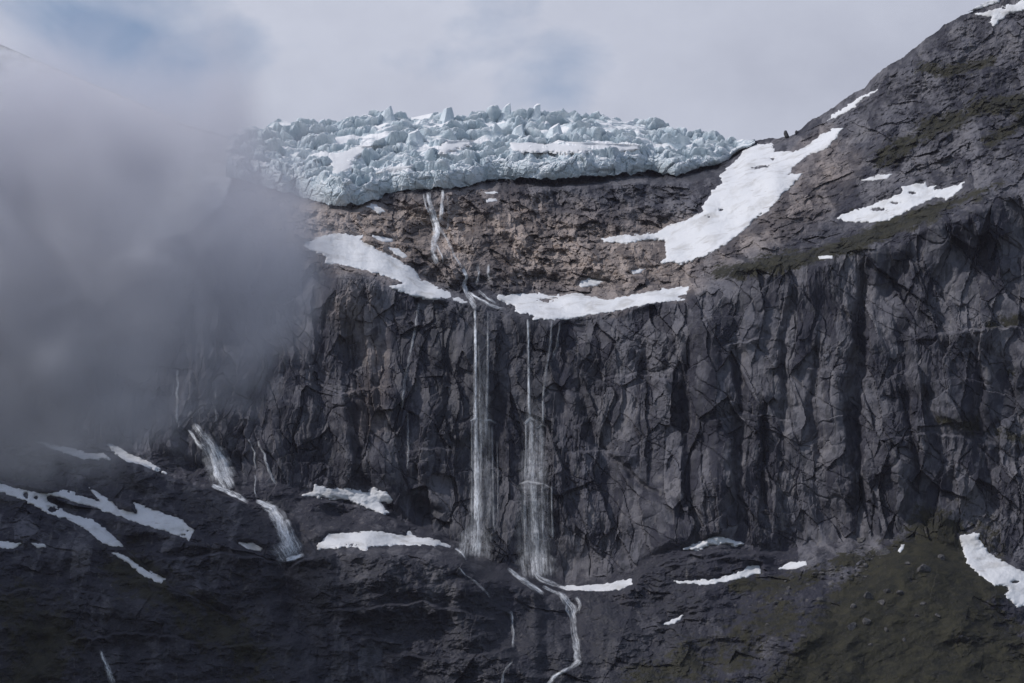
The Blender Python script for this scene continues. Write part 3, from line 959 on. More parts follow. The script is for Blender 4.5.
# every slab of rock has its own shade of grey
tc_, _ = facets((vx + 0.05 * vs) / 17, vs / 58, 131, 0.95, True)
td_, _ = facets((vx - 0.1 * vs) / 7.5, vs / 19, 135, 0.95, True)
te_, _ = facets(vx / 4.2, vs / 6.5, 139, 0.95, True)
tint = 0.5 + 0.7 * tc_ + 0.55 * td_ + 0.25 * te_
for pts, w_, a_ in (([(-20,520),(40,540),(90,560)], 22, 0.35), ([(170,478),(205,492),(232,506)], 9, 0.45), ([(180,462),(150,470)], 5, 0.3),
                    ([(330,494),(380,488)], 8, 0.3), ([(310,555),(380,553),(440,556)], 7, 0.25), ([(602,400),(604,450)], 8, 0.3),
                    ([(727,455),(730,480)], 5, 0.55), ([(800,545),(812,560)], 10, 0.3), ([(640,570),(700,560)], 12, 0.2), ([(330,240),(345,300)], 14, 0.25),
                    ([(815,600),(850,570),(885,545)], 12, 0.35), ([(930,300),(935,330)], 8, 0.4)):
    tint = tint + vpatch(np.zeros_like(PX), pts, w_, a_)
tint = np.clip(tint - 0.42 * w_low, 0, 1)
cols = np.stack((veg, warm, wet_and_shade, tint), -1)
FC = grid_faces(NV, NU)
cell_region = np.where(w_low > 0.5, 0, np.where(w_up > 0.5, np.where(right > 0.5, 3, 2), 1))[:-1, :-1].ravel()
Vf = V.reshape(-1, 3)
Cf = cols.reshape(-1, 4)

# foot of the mountain down to the valley floor, and the far side behind the skyline
nb = 26
tb = np.linspace(0, 1, nb)[:, None]
low = V[0][None, :, :]
toe = low.copy()
toe[..., 1] = 1250
toe[..., 2] = 0.2
toe[..., 0] *= 0.62
nz = fbm(np.repeat(low[..., 0], nb, 0) / 90, np.repeat(tb, NU, 1) * 9, 501, 4)
skirt = low * (1 - tb[..., None]) + toe * tb[..., None]
skirt[..., 2] += (-80 * np.sin(tb * math.pi) ** 1 + 14 * nz * np.sin(tb * math.pi))
skirt[..., 2] = np.maximum(skirt[..., 2], 0.2)
top = V[-1][None, :, :]
ntb = 22
tt = np.linspace(0, 1, ntb)[:, None]
back = np.repeat(top, ntb, 0).copy()
back[..., 1] += 900 * tt
back[..., 2] += -520 * tt ** 1.3 + 10 * fbm(np.repeat(top[..., 0], ntb, 0) / 60, tt * 12 + 0 * top[..., 0], 511, 3) * sstep(0, 0.2, tt)

names = ['hillside', 'cliff', 'rocky_terrain', 'mountain']
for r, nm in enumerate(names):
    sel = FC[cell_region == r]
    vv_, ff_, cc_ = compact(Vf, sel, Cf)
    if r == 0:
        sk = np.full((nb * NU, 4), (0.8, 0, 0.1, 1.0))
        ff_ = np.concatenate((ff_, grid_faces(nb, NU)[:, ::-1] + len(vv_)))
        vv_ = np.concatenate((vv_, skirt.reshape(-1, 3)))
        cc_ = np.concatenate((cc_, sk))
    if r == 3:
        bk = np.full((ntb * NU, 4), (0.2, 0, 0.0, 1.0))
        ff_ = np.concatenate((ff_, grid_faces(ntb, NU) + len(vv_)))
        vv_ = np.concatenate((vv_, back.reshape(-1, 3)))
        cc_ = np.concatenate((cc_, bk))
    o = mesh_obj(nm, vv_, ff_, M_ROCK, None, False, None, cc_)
    tag(o, kind='structure')

# valley floor
gm, gnt, gout = new_mat('valley_grass')
gb = NB(gnt)
gp = pos(gnt)
gc = gb.mix(gb.smooth(gb.noise(gp, 0.01, 6, 0.6), 0.35, 0.65), (0.035, 0.045, 0.018), (0.07, 0.065, 0.03))
gbs = gb.principled(gc, 0.9, gb.bump(gb.noise(gp, 0.3, 4), 0.4, 0.5))
gb.L(gbs.outputs[0], gout.inputs['Surface'])
gx = np.linspace(-9000, 9000, 61)
gy = np.linspace(-9000, 12000, 71)
GX, GY = np.meshgrid(gx, gy)
GZ = -1.2 + 0.8 * fbm(GX / 900, GY / 900, 601, 2)
mesh_obj('ground', np.stack((GX, GY, GZ), -1).reshape(-1, 3), grid_faces(71, 61), gm)['kind'] = 'structure'

# ------------------------------------------------------------------ snow patches
EXTRA_DEPTH = {}


HOLES = [(722,210,3,0.9),(709,216.6,2.6,0.7),(757,168,4.5,1.2),(763,166.5,6,1.2),(772.5,159,3.2,1.1),(878,209.5,7,1.4),(912,193,3,1.2),(895,203,4,0.9),
         (26,495,2.4,3),(53,509.5,4.5,2.6),(36,497.5,2.2,1.6),(546,300.4,6,1.8),(556,298,2,0.8),(1000.5,590,8,4.5),(1015,582,3,1.4),(995,592,1.5,1.5),
         (184,535,3.5,0.6),(189,531,3,0.6),(352,545,4,0.8),(1003,8,2,0.7)]


def snow_sheet(pts, th, sampler, ragged=1.1, step=0.85):
    q = np.array(pts)
    x0, y0 = q.min(0) - 3.0
    x1, y1 = q.max(0) + 3.0
    nx = max(8, int((x1 - x0) / step))
    ny = max(8, int((y1 - y0) / step))
    gx, gy = np.meshgrid(np.linspace(x0, x1, nx), np.linspace(y1, y0, ny))
    small = min(1.0, min(x1 - x0, y1 - y0) / 24.0)
    sd = poly_sd(gx, gy, pts)
    sd = sd + small * ragged * (1.3 * fbm(gx * 0.16, gy * 0.30, 701, 3, 0.6) + 0.2)
    top_ = np.interp(gx, ucol, scol) + 0.3
    for hx_, hy_, ha_, hb_ in HOLES:
        if x0 < hx_ < x1 and y0 < hy_ < y1:
            sd = np.minimum(sd, (np.hypot((gx - hx_) / ha_, (gy - hy_) / hb_) - 1) * min(ha_, hb_) * 1.2 + 1.1 * fbm(gx * 0.35, gy * 0.7, 721, 2))
    lift = np.where(sd > 0, th * (1 - np.exp(-np.maximum(sd, 0) / 1.2)) + 0.25, sd * 2.2)
    d = sampler(gx, np.maximum(gy, top_)) - lift * 1.3
    d += (1.1 * fbm(gx * 0.07, gy * 0.12, 711, 4, 0.6)) * np.clip(sd / 3.0, 0, 1)
    pt = P(gx, np.maximum(gy, top_ - 2.2), d)
    fc = grid_faces(ny, nx)
    keep = (sd.ravel()[fc] > -0.7).any(1)
    if not keep.any():
        return None
    return compact(pt.reshape(-1, 3), fc[keep])


for lab, th, pts in SNOW:
    r = snow_sheet(pts, th, lambda a, c: depth_at(a, c, True))
    if r is None:
        continue
    o = mesh_obj('snow_patch', r[0], r[1], M_SNOW, None, True)
    tag(o, lab, 'snow', 'snow patches on the mountain')

# ------------------------------------------------------------------ glacier
FOOT = [(225,176),(245,179),(264,185.5),(282.7,190.7),(319.6,200),(335.5,204),(356.6,202.6),(377.6,198.6),(385.5,192),(414.6,188),(454,186.8),(476,184),(488.4,177.5),(521.6,177.5),(550.6,178.9),(577,176.2),(608.6,174.9),(648,169.6),(676,175),(690.4,169.6),(706,167),(722,161.7),(737.8,151),(756,142)]
TOPL = [(225,136),(240,128),(256,123.5),(272,118),(293,118),(314,116),(335.5,114),(362,110),(385.5,108),(404,109),(425,108),(446,108),(467,110),(493.6,109),(513.7,110),(542.7,109),(558.5,108.4),(582,109),(608.6,112.6),(637.6,116),(664,119),(687.7,125),(716.7,131),(740.5,135.4),(756,138.5)]
gpx = np.linspace(226, 755, 720)
fpy = np.interp(gpx, *zip(*FOOT)) + 1.6 * fbm(gpx * 0.09, gpx * 0 + 2.2, 895, 4, 0.6) - 0.6
tpy = np.interp(gpx, *zip(*TOPL))
Yf = depth_at(gpx, fpy + 1, True)
Yf = np.minimum(Yf, blur(Yf, 14, 0)) - 9
Yf = blur(Yf, 6, 0)
hc = np.minimum(np.interp(gpx, [226, 300, 380, 420, 500, 640, 700, 755], [26, 26, 24, 22, 24, 22, 12, 2]), (fpy - tpy) * 0.6)
NF, NT = 46, 250
rows_py, rows_Y, rows_front = [], [], []
for i in range(NF):
    t = i / NF
    rows_py.append(fpy + 1.5 - (hc + 1.5) * t)
    rows_Y.append(Yf - 5 * math.sin(t * math.pi * 0.9) + 7 * t * t)
    rows_front.append(1.0 - max(0, t - 0.7) / 0.3)
Yt = np.interp(gpx, [226, 300, 640, 720, 755], [2900, 2930, 2930, 2870, 2850])
for i in range(NT):
    t = i / (NT - 1)
    rows_py.append(fpy - hc + (tpy + 3 - (fpy - hc)) * (t ** 0.9))
    rows_Y.append(Yf + 7 + (Yt - Yf - 7) * t)
    rows_front.append(0.0)
gpy = np.array(rows_py)
gY = np.array(rows_Y)
fr = np.array(rows_front)[:, None]
gpx2 = np.repeat(gpx[None, :], NF + NT, 0)
G = P(gpx2, gpy, gY)
gX = G[..., 0]
gS = G[..., 1] * 0.8 + G[..., 2] * 1.0
ax = gX + 5 * fbm(gX / 30, gS / 30, 801, 3)
as_ = gS + 5 * fbm(gX / 30, gS / 30, 805, 3)
SL = 0.62
sc_ = [(36, 22, 5.6), (16, 10, 3.6), (6.5, 5.0, 1.1)]
ice = np.zeros_like(gX)
icef = np.zeros_like(gX)
crev = np.zeros_like(gX)
wy = G[..., 1] + 5 * fbm(gX / 30, gS / 30, 807, 3)
for n_, (cx_, cy_, am_) in enumerate(sc_):
    rr, bx, by, tx, ed = blocks((ax + (0.35 - 0.5 * n_) * wy) / cx_, wy / cy_, 811 + 10 * n_)
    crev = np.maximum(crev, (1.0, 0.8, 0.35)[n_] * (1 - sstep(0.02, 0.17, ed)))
    terr = -SL * by * cy_ * (0.62 if n_ < 2 else 0.2)          # the tops of the blocks lie flat, their fronts stand steep
    ice += am_ * rr * 1.25 + terr + tx * bx * cx_ * 0.35 - (6.5 if n_ == 0 else 4.2 if n_ == 1 else 1.4) * (1 - sstep(0, 0.22, ed))
lc = fbm((gX + 0.9 * wy) / 70, (wy - 0.5 * gX) / 16, 899, 3, 0.5)
lcr = np.exp(-(lc / 0.05) ** 2)
ice -= 5.5 * lcr
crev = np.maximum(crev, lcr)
fz = G[..., 2]
for n_, (cx_, cy_, am_) in enumerate([(18, 16, 4.5), (8, 9, 2.4), (3.5, 3.5, 0.9)]):
    icef += am_ * envelope((ax + 0.3 * fz) / cx_, fz / cy_, 851 + 10 * n_, 0.9, True)
    fv, fe = facets((ax - 0.2 * fz) / cx_ * 1.3, fz / cy_ * 1.1, 881 + 10 * n_)
    icef += am_ * 0.8 * fv - 0.35 * am_ * (1 - sstep(0, 0.12, fe))
ice += 0.6 * fbm(gX / 6, wy / 6, 871, 4, 0.6)
soft = sstep(0.12, 0.40, fbm(gX / 55 + 0.3 * wy / 40, wy / 34, 877, 3))
soft *= np.concatenate((np.zeros(NF), sstep(0.08, 0.3, np.linspace(0, 1, NT))))[:, None]
GSNOW = [
 [(330.2,156.5),(356.6,148.5),(361.8,138),(380.3,127.5),(393.5,130),(388.2,136.7),(372.4,146),(356.6,156.5),(348.6,169.6),(335.5,173.6)],
 [(375,172.3),(398.7,164.4),(411.9,165.7),(404,175),(388.2,176.2)],
 [(438.3,153.8),(448.8,138),(472.5,139.3),(470,144.6),(456.7,148.5)],
 [(511,143.3),(527,142),(542.7,146),(577,140.6),(603.4,139.3),(643,144.6),(637.6,150),(608.6,151),(569,152.5),(537.5,151),(513.7,151)],
 [(590,122),(620,121),(650,126),(640,131),(605,129)],
]
gsn = np.zeros_like(gpx2)
for pts in GSNOW:
    gsn = np.maximum(gsn, sstep(-3, 2, poly_sd(gpx2, gpy, pts)))
side = sstep(755, 715, gpx2) * sstep(222, 245, gpx2) * 0.85 + 0.15
ice = (0.35 * ice + 0.65 * smooth2(ice, 1)) * (1 - 0.85 * gsn) * side
ice = ice * (1 - soft) + smooth2(ice, 7) * soft
icef = icef * side
backfade = 1.0
nrm = np.stack((0 * gX, -0.70 + 0 * gX, 0.72 + 0 * gX), -1)
nf = np.array((0, -1.0, 0.12))
G = G + (1 - fr)[..., None] * ice[..., None] * nrm + (fr * icef)[..., None] * nf
tail = []
for i in range(1, 9):
    g = G[-1].copy()
    g[:, 1] += 40 * i
    g[:, 2] -= 3 * i * i
    tail.append(g)
G = np.concatenate((G, np.array(tail)), 0)
root = empty('glacier', P(500, 180, 2720))
tag(root, 'pale blue crevassed glacier front spilling over the rock edge under the sky', 'glacier')
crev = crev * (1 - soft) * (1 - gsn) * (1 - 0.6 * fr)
crev = np.concatenate((crev, np.zeros((8, crev.shape[1]))), 0)
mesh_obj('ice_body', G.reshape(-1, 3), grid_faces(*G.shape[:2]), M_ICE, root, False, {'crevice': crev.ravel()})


def gl_depth(px, py):
    """depth of the smoothed ice surface in a picture direction"""
    px = np.asarray(px, float)
    py = np.asarray(py, float)
    f_ = np.interp(px, *zip(*FOOT))
    t_ = np.interp(px, *zip(*TOPL)) + 3
    h_ = np.interp(px, gpx, hc)
    yf = np.interp(px, gpx, Yf) + 7
    yt = np.interp(px, gpx, Yt)
    t = np.clip((f_ - h_ - py) / np.maximum(f_ - h_ - t_, 1), 0, 1) ** (1 / 0.9)
    return yf + (yt - yf) * t


M_FIRN = snow_material('firn_snow', 0.25)
for pts in GSNOW:
    r = snow_sheet(pts, 3.2, gl_depth, 1.2)
    mesh_obj('snow_cover', r[0], r[1], M_FIRN, root, True)


def serac(px, py, w, h, lean, seed):
    rnd = random.Random(seed)
    Yd = float(gl_depth(px, py)) - 2
    mpp = Yd / F
    c = P(px, py, Yd)
    n = 6
    nl = 4
    vs, fs = [], []
    ang = [2 * math.pi * (k + 0.35 * rnd.random()) / n + seed for k in range(n)]
    rk = [0.8 + 0.35 * rnd.random() for k in range(n)]
    sx, sy = rnd.uniform(0.25, 0.9), rnd.uniform(0.1, 0.55)
    for l in range(nl):
        t = l / (nl - 1)
        rad = w * mpp * 0.5 * (1.15 - 0.70 * t)
        for k in range(n):
            rr = rad * rk[k] * (1 + 0.12 * (rnd.random() - 0.5))
            dx_, dy_ = rr * math.cos(ang[k]), rr * math.sin(ang[k])
            vs.append((c[0] + dx_ + lean * mpp * h * t, c[1] + dy_, c[2] - 14 + (h * mpp * 0.86 + 14) * t + t * (sx * dx_ + sy * dy_)))
    for l in range(nl - 1):
        for k in range(n):
            a, b2 = l * n + k, l * n + (k + 1) % n
            fs.append((a, b2, b2 + n, a + n))
    vs.append((c[0] + lean * mpp * h * 1.02, c[1], c[2] + h * mpp * 0.97))
    ti = len(vs) - 1
    for k in range(n):
        a, b2 = (nl - 1) * n + k, (nl - 1) * n + (k + 1) % n
        fs.append((a, b2, ti, ti))
    me = bpy.data.meshes.new('serac')
    me.from_pydata([tuple(np.array(v) - np.array(root.location)) for v in vs], [], [f if f[2] != f[3] else f[:3] for f in fs])
    me.materials.append(M_ICE)
    o = bpy.data.objects.new('serac', me)
    COL.objects.link(o)
    o.parent = root


for i, (px, py, w, h, lean) in enumerate([(533,117,19,14,0.3),(503,115,18,11,0.35),(446,116,20,9,0.2),(554,134,26,9,0.0),(518,133,22,8,0.1),(413,138,24,7,0),(386,116,22,8,0.1)]):
    serac(px, py, w, h, lean, 40 + i)

# ------------------------------------------------------------------ running water


def strand(name, pts, parent, alpha=1.0, fall=False, off=1.6, bulge=0.8):
    """pts: (px, py, width in px) from top to bottom"""
    pts = np.array(pts, float)
    seg = np.hypot(np.diff(pts[:, 0]), np.diff(pts[:, 1]))
    L_ = np.concatenate(([0], np.cumsum(seg)))
    n = max(6, int(L_[-1] / 1.2))
    l = np.linspace(0, L_[-1], n)
    cx = np.interp(l, L_, pts[:, 0]) + 0.35 * noise(l * 0.10, l * 0 + pts[0, 0], 901) * (0 if fall else 4)
    cyy = np.interp(l, L_, pts[:, 1])
    w = np.interp(l, L_, pts[:, 2]) * (1 + 0.3 * noise(l * 0.12, l * 0 + 5, 911))
    dx, dy = np.gradient(cx), np.gradient(cyy)
    ln = np.hypot(dx, dy) + 1e-6
    nx, ny = dy / ln, -dx / ln
    m = 7
    a = np.linspace(-1, 1, m)
    gx = cx[:, None] + nx[:, None] * a[None, :] * w[:, None] * 0.5
    gy = cyy[:, None] + ny[:, None] * a[None, :] * w[:, None] * 0.5
    tl = np.interp(gx, ucol, scol)
    d = depth_at(gx, np.maximum(gy, tl + 0.5))
    d = np.minimum(d, np.minimum(depth_at(gx - 1, gy), depth_at(gx + 1, gy)))
    if fall:
        d = np.minimum.accumulate(d, 0)
        d = np.repeat(d.min(1)[:, None], m, 1)
        d = np.minimum(blur(blur(d, 9, 0), 9, 0), d + 1.5)
    else:
        d = np.minimum(blur(d, 4, 0), d + 0.5)
        d = np.minimum(blur(d, 2, 1), d) - 1.6
    d = d - off - bulge * (1 - a[None, :] ** 2)
    prof = (1 - a[None, :] ** 2) ** 0.8
    ends = np.minimum(1, np.minimum(l / 3.0 + 0.25, (L_[-1] - l) / 6.0 + 0.05))[:, None]
    if name in ('water_veil', 'spray'):
        ends = ends * (sstep(0, 0.4, l / L_[-1]) * sstep(1.0, 0.8, l / L_[-1]) + 0.02)[:, None]
    v = prof * ends * alpha
    o = mesh_obj(name, P(gx, gy, d).reshape(-1, 3), grid_faces(n, m), M_WATER, parent, True, {'veil': v.ravel()})
    fa = o.data.attributes.new('flow', 'FLOAT_VECTOR', 'POINT')
    fv = np.stack((a[None, :] * w[:, None] * 0.45 + pts[0, 0], np.repeat(l[:, None] * 0.88, m, 1), np.full((n, m), pts[0, 0] + pts[0, 1])), -1)
    fa.data.foreach_set('vector', fv.astype(np.float32).ravel())
    return o


def waterfall(label, strands, group='waterfalls and streams on the cliffs', name='waterfall', cat='waterfall'):
    p0 = strands[0][1][-1]
    r = empty(name, P(p0[0], p0[1], float(depth_at(p0[0], p0[1]))))
    tag(r, label, cat, group)
    for part, pts, al, fall in strands:
        strand(part, pts, r, al, fall)
    return r


waterfall('tall left of the twin white waterfalls dropping straight down the dark central cliff', [
    ('falling_jet', [(475,310,3),(475.5,350,3.5),(475,400,4.5),(476,450,6),(477,500,7),(477,552,9)], 0.95, True),
    ('falling_jet', [(479,345,2),(480,400,3),(481,450,3.5),(481,520,4)], 0.35, True),
    ('falling_jet', [(488,312,2),(488,350,2.6),(487,400,3),(486,440,4)], 0.5, True),
    ('falling_jet', [(472,420,2),(472,470,2.5),(472,530,3)], 0.35, True),
    ('falling_jet', [(492,425,1.8),(493,470,2.2),(494,530,2.5)], 0.28, True),
    ('falling_jet', [(497,440,1.6),(498,480,2),(498,525,2)], 0.22, True),
    ('ledge_foam', [(470,421,2.5),(476,418,3.5),(482,421,3)], 0.6, False),
    ('ledge_foam', [(482,421,2),(490,420,3),(497,424,2)], 0.4, False),
    ('water_veil', [(481,330,12),(481,380,18),(482,450,26),(483,552,32)], 0.20, True),
    ('spilling_stream', [(470,300,4),(474,306,5),(476,312,4)], 1.0, False),
    ('spray', [(476,515,16),(475,540,34),(473,560,44)], 0.4, True)])
waterfall('right of the twin waterfalls, breaking over small ledges on the central cliff', [
    ('falling_jet', [(528,319,3),(528,350,3),(529,395,3.5),(529.5,418,4)], 0.9, True),
    ('ledge_foam', [(525,424,3),(530,418,4.5),(536,421,3)], 0.85, False),
    ('falling_jet', [(531,420,5),(531.5,450,6),(532,482,8)], 0.65, True),
    ('falling_jet', [(526,424,2),(526,455,2.5),(525,480,2.5)], 0.4, True),
    ('falling_jet', [(543,400,2.4),(543,425,3.4)], 0.5, True),
    ('ledge_foam', [(537,428,2),(543,425,3),(546,427,2)], 0.7, False),
    ('falling_jet', [(541.5,427,4),(541,455,5),(540,482,5)], 0.42, True),
    ('falling_jet', [(552,319,2.2),(550,345,3),(546,370,3),(543,400,3)], 0.36, True),
    ('ledge_foam', [(519,484,2),(527,481,3),(536,483,3.2),(545,485,2.4),(551,489,2)], 0.3, False),
    ('falling_jet', [(551.5,486,2),(552,510,2.4),(553,540,3)], 0.5, True),
    ('falling_jet', [(533,484,8),(534,515,9),(536,545,10)], 0.48, True),
    ('falling_jet', [(525,485,2.4),(525,520,3),(526,560,4)], 0.36, True),
    ('falling_jet', [(542,486,2.4),(543,520,3),(543,560,3.5)], 0.36, True),
    ('ledge_foam', [(530,540,2.4),(537,538,3.2),(545,541,2.2)], 0.5, False),
    ('falling_jet', [(536,540,8),(537,560,11),(538,576,14)], 0.45, True),
    ('water_veil', [(533,385,12),(534,450,28),(534,520,40),(536,572,44)], 0.24, True),
    ('spray', [(535,540,22),(536,560,38),(538,580,44)], 0.42, True)])
waterfall('milky cascade tumbling from the glacier front down brown rock', [
    ('cascade', [(428,192,5),(430,205,6),(434,218,8),(437,230,9),(434,242,7),(433,252,6),(437,264,5)], 1.0, False),
    ('cascade', [(443,190,3),(442,205,4),(441,222,5)], 0.8, False),
    ('cascade', [(424,194,2),(426,206,2.5),(431,216,2.5)], 0.7, False),
    ('cascade', [(436,244,2),(441,254,2),(443,264,2)], 0.6, False),
    ('cascade', [(447,196,1.8),(449,214,2),(447,232,2)], 0.5, False),
    ('cascade', [(440,226,3),(447,240,3),(455,256,2.5),(462,268,3)], 0.5, False)])
waterfall('short braided rapids between the two lip snow banks', [
    ('cascade', [(463,268,3.5),(467,278,4),(464,286,5),(467,294,5),(474,304,6)], 1.0, False),
    ('cascade', [(478,264,2.5),(479,275,3),(476,284,2.5)], 0.55, False),
    ('cascade', [(489,264,3),(488,274,3.5),(491,284,2.5)], 0.6, False),
    ('cascade', [(468,292,3),(480,300,4),(492,306,4),(505,309,3)], 0.8, False),
    ('cascade', [(478,290,3),(487,298,3),(497,304,3)], 0.6, False)])
waterfall('broad fan of white water falling below the low cloud on the left', [
    ('cascade', [(193,424,6),(202,434,10),(211,446,12),(217,460,14),(222,476,15),(230,490,18)], 0.8, False),
    ('cascade', [(188,430,3),(198,443,5),(208,453,6)], 0.9, False),
    ('cascade', [(214,446,6),(224,462,9),(230,480,10)], 0.8, False),
    ('cascade', [(212,452,5),(214,466,6),(218,480,6)], 0.9, False),
    ('water_veil', [(206,436,18),(216,460,28),(224,484,34)], 0.45, False),
    ('spilling_stream', [(212,485,4),(224,490,6),(238,496,6),(248,502,4)], 1.2, False)])
waterfall('wide veil cascade pouring over the edge of the left bench', [
    ('cascade', [(262,504,8),(272,508,13),(279,519,17),(285,532,19),(291,546,21),(296,557,23)], 0.75, False),
    ('cascade', [(270,506,6),(278,520,8),(286,538,9),(294,555,9)], 0.7, False),
    ('ledge_foam', [(256,501,4),(266,505,6),(278,509,5)], 1.2, False),
    ('spray', [(280,540,26),(292,558,34)], 0.5, False),
    ('ledge_foam', [(286,560,4),(294,558,6),(304,554,4)], 1.2, False)])
waterfall('thin thread of water on the dark wall right of the left fan cascade', [
    ('cascade', [(258,441,2.5),(264,455,3.5),(268,468,3.5),(272,478,3),(278,484,4)], 0.6, False),
    ('cascade', [(248,438,2),(254,452,2.5),(256,470,2)], 0.35, False),
    ('cascade', [(255,475,1.8),(255,488,2),(256,498,2)], 0.5, False)])
waterfall('winding stream pouring down the rocks at the bottom centre', [
    ('spilling_stream', [(508,568,3),(516,575,6),(526,582,6),(538,591,6),(545,594,4)], 0.9, False),
    ('spilling_stream', [(536,572,7),(543,580,8),(556,585,4),(566,589,4)], 0.7, False),
    ('cascade', [(562,593,5),(566,601,9),(572,609,10),(574,616,6),(573,625,7),(576,640,8),(577,655,8),(578,662,8)], 0.75, False),
    ('spilling_stream', [(543,586,4),(552,591,4),(560,594,5),(566,600,6)], 0.7, False),
    ('cascade', [(568,600,3),(566,610,3),(572,620,3)], 0.5, False),
    ('cascade', [(576,597,4),(580,606,4),(579,613,4)], 0.7, False),
    ('spilling_stream', [(580,660,7),(572,667,5),(562,672,4),(552,678,5),(546,690,5)], 0.75, False)])
waterfall('fine trickle leaving the right end of the hump snow patch', [
    ('spilling_stream', [(455,548,2.5),(462,552,3.5),(466,560,3)], 0.9, False),
    ('spilling_stream', [(459,568,2),(466,576,2.5),(476,582,2.5),(486,592,2.5),(491,598,2)], 0.6, False)])
waterfall('slender straight trickle on the dark lower cliff left of the stream', [
    ('falling_jet', [(511,611,3),(513,625,3.5),(513,650,3)], 0.7, False),
    ('spilling_stream', [(513,662,2),(506,668,3),(503,676,3),(502,688,3)], 0.65, False)])
waterfall('tiny cascade near the bottom left corner', [
    ('cascade', [(101,651,3.5),(104,659,5),(107,668,6),(111,678,7),(113,686,6)], 0.6, False)])
waterfall('faint old water streak on grey cliff under the left lip snow bank', [
    ('falling_jet', [(419,303,2.5),(416,325,3),(411,350,3),(405,380,3.5),(402,410,3)], 0.32, False),
    ('falling_jet', [(408,412,2),(408,440,2.5),(408,470,2)], 0.28, False)])
waterfall('hair thin water thread under the right lip snow bank', [
    ('falling_jet', [(560,322,2),(557,345,3),(552,360,3)], 0.35, False)])
waterfall('blurred water thread fading into the low cloud', [
    ('falling_jet', [(178,370,3),(177,400,3.5),(177,425,3)], 0.5, False),
    ('falling_jet', [(216,392,2.5),(216,412,2.5),(216,426,2)], 0.4, False)])

# ------------------------------------------------------------------ boulders on the green ridge
bm_rock, bnt, bout = new_mat('boulder_rock')
bb = NB(bnt)
bp = pos(bnt)
bc = bb.mix(bb.smooth(bb.noise(bp, 0.5, 5, 0.6), 0.35, 0.65), (0.04, 0.04, 0.046), (0.11, 0.105, 0.10))
bb.L(bb.principled(bc, 0.85, bb.bump(bb.noise(bp, 0.8, 4), 0.6, 0.8)).outputs[0], bout.inputs['Surface'])


def boulder(px, py, wpx, hpx, seed):
    import bmesh
    Yd = float(depth_at(px, py, True))
    mpp = Yd / F
    bm = bmesh.new()
    bmesh.ops.create_icosphere(bm, subdivisions=2, radius=1.0)
    rnd = random.Random(seed)
    planes = []
    for _ in range(9):
        v = np.array((rnd.gauss(0, 1), rnd.gauss(0, 1), rnd.gauss(0, 1)))
        planes.append((v / np.linalg.norm(v), 0.42 + 0.36 * rnd.random()))
    for v in bm.verts:
        c = np.array(v.co)
        for n, dd in planes:
            e = c @ n - dd
            if e > 0:
                c = c - n * e
        c = c * (wpx * mpp * 0.62, wpx * mpp * 0.55, hpx * mpp * 0.75)
        v.co = c
    me = bpy.data.meshes.new('boulder')
    bm.to_mesh(me)
    bm.free()
    me.materials.append(bm_rock)
    o = bpy.data.objects.new('boulder', me)
    o.location = tuple(P(px, py, Yd + wpx * mpp * 0.05))
    o.rotation_euler = (0, rnd.uniform(-0.3, 0.5), rnd.random() * 6)
    COL.objects.link(o)
    return o


BOULD = [(923,570,18,11,'largest dark boulder high on the green ridge'),
 (851.5,627,12,8,'pale grey boulder low on the left flank of the green ridge'),
 (867,597,12,8,None),(886,592,8,5,None),(881,603,9,6,None),(900,593,7,6,None),(867,622,9,7,None),
 (886,630,6,4,None),(941,558,9,6,'boulder closest below the crest of the green ridge'),(917,616,6,4,None),(938,616,7,4,None),(904,640,6,4,None),
 (923,604,6,4,None),(884,553,14,9,'blocky boulder on scree beside the tiny upright snow spot'),(861,540,10,6,'boulder resting at the foot of the right cliff'),(853,607,7,5,None),
 (870,645,5,3,None),(790,640,7,4,None),(787,136,5.5,8,'upright dark rock stump on the snowy saddle beside the glacier'),(797,133,4.5,5,'lower dark rock stump on the saddle, nearer the right mountain'),(832,590,7,5,None),(820,600,8,5,None)]
for i, (px, py, w, h, lab) in enumerate(BOULD):
    o = boulder(px, py, w, h, 900 + i)
    if py < 200:
        tag(o, lab, 'boulder')
        continue
    tag(o, lab or 'small grey boulder lying in the grass of the green ridge', 'boulder', 'boulders scattered on the green ridge')

rnd_ = random.Random(77)
n_done = 0
while n_done < 60:
    t = rnd_.random()
    px = 770 + 120 * t + rnd_.gauss(0, 9)
    py = 612 - 62 * t + rnd_.gauss(0, 11) - 8
    if py < 552 - 0.05 * (px - 770) or px > 915:
        continue
    w = 2.2 + 5.0 * rnd_.random() ** 2.2
    o = boulder(px, py, w, w * rnd_.uniform(0.5, 0.8), 2000 + n_done)
    tag(o, 'small angular grey rock in the scree strip under the right cliff', 'rock', 'scree rocks under the right cliff')
    o.name = 'scree_rock'
    n_done += 1

# ------------------------------------------------------------------ clouds


def blob_mesh(name, centre, radii, mat, seed, amp=0.15, sub=4):
    import bmesh
    bm = bmesh.new()
    bmesh.ops.create_icosphere(bm, subdivisions=sub, radius=1.0)
    for v in bm.verts:
        c = np.array(v.co)
        k = 1 + amp * (float(noise(np.array(c[0] * 1.7 + seed), np.array(c[1] * 1.7 + c[2] * 1.3), seed)) + float(noise(np.array(c[2] * 2.9), np.array(c[0] * 2.7 - seed), seed + 1)) * 0.6)
        v.co = c * k * np.array(radii)
    me = bpy.data.meshes.new(name)
    bm.to_mesh(me)
    bm.free()
    me.materials.append(mat)
    o = bpy.data.objects.new(name, me)
    o.location = tuple(float(x) for x in centre)
    COL.objects.link(o)
    return o


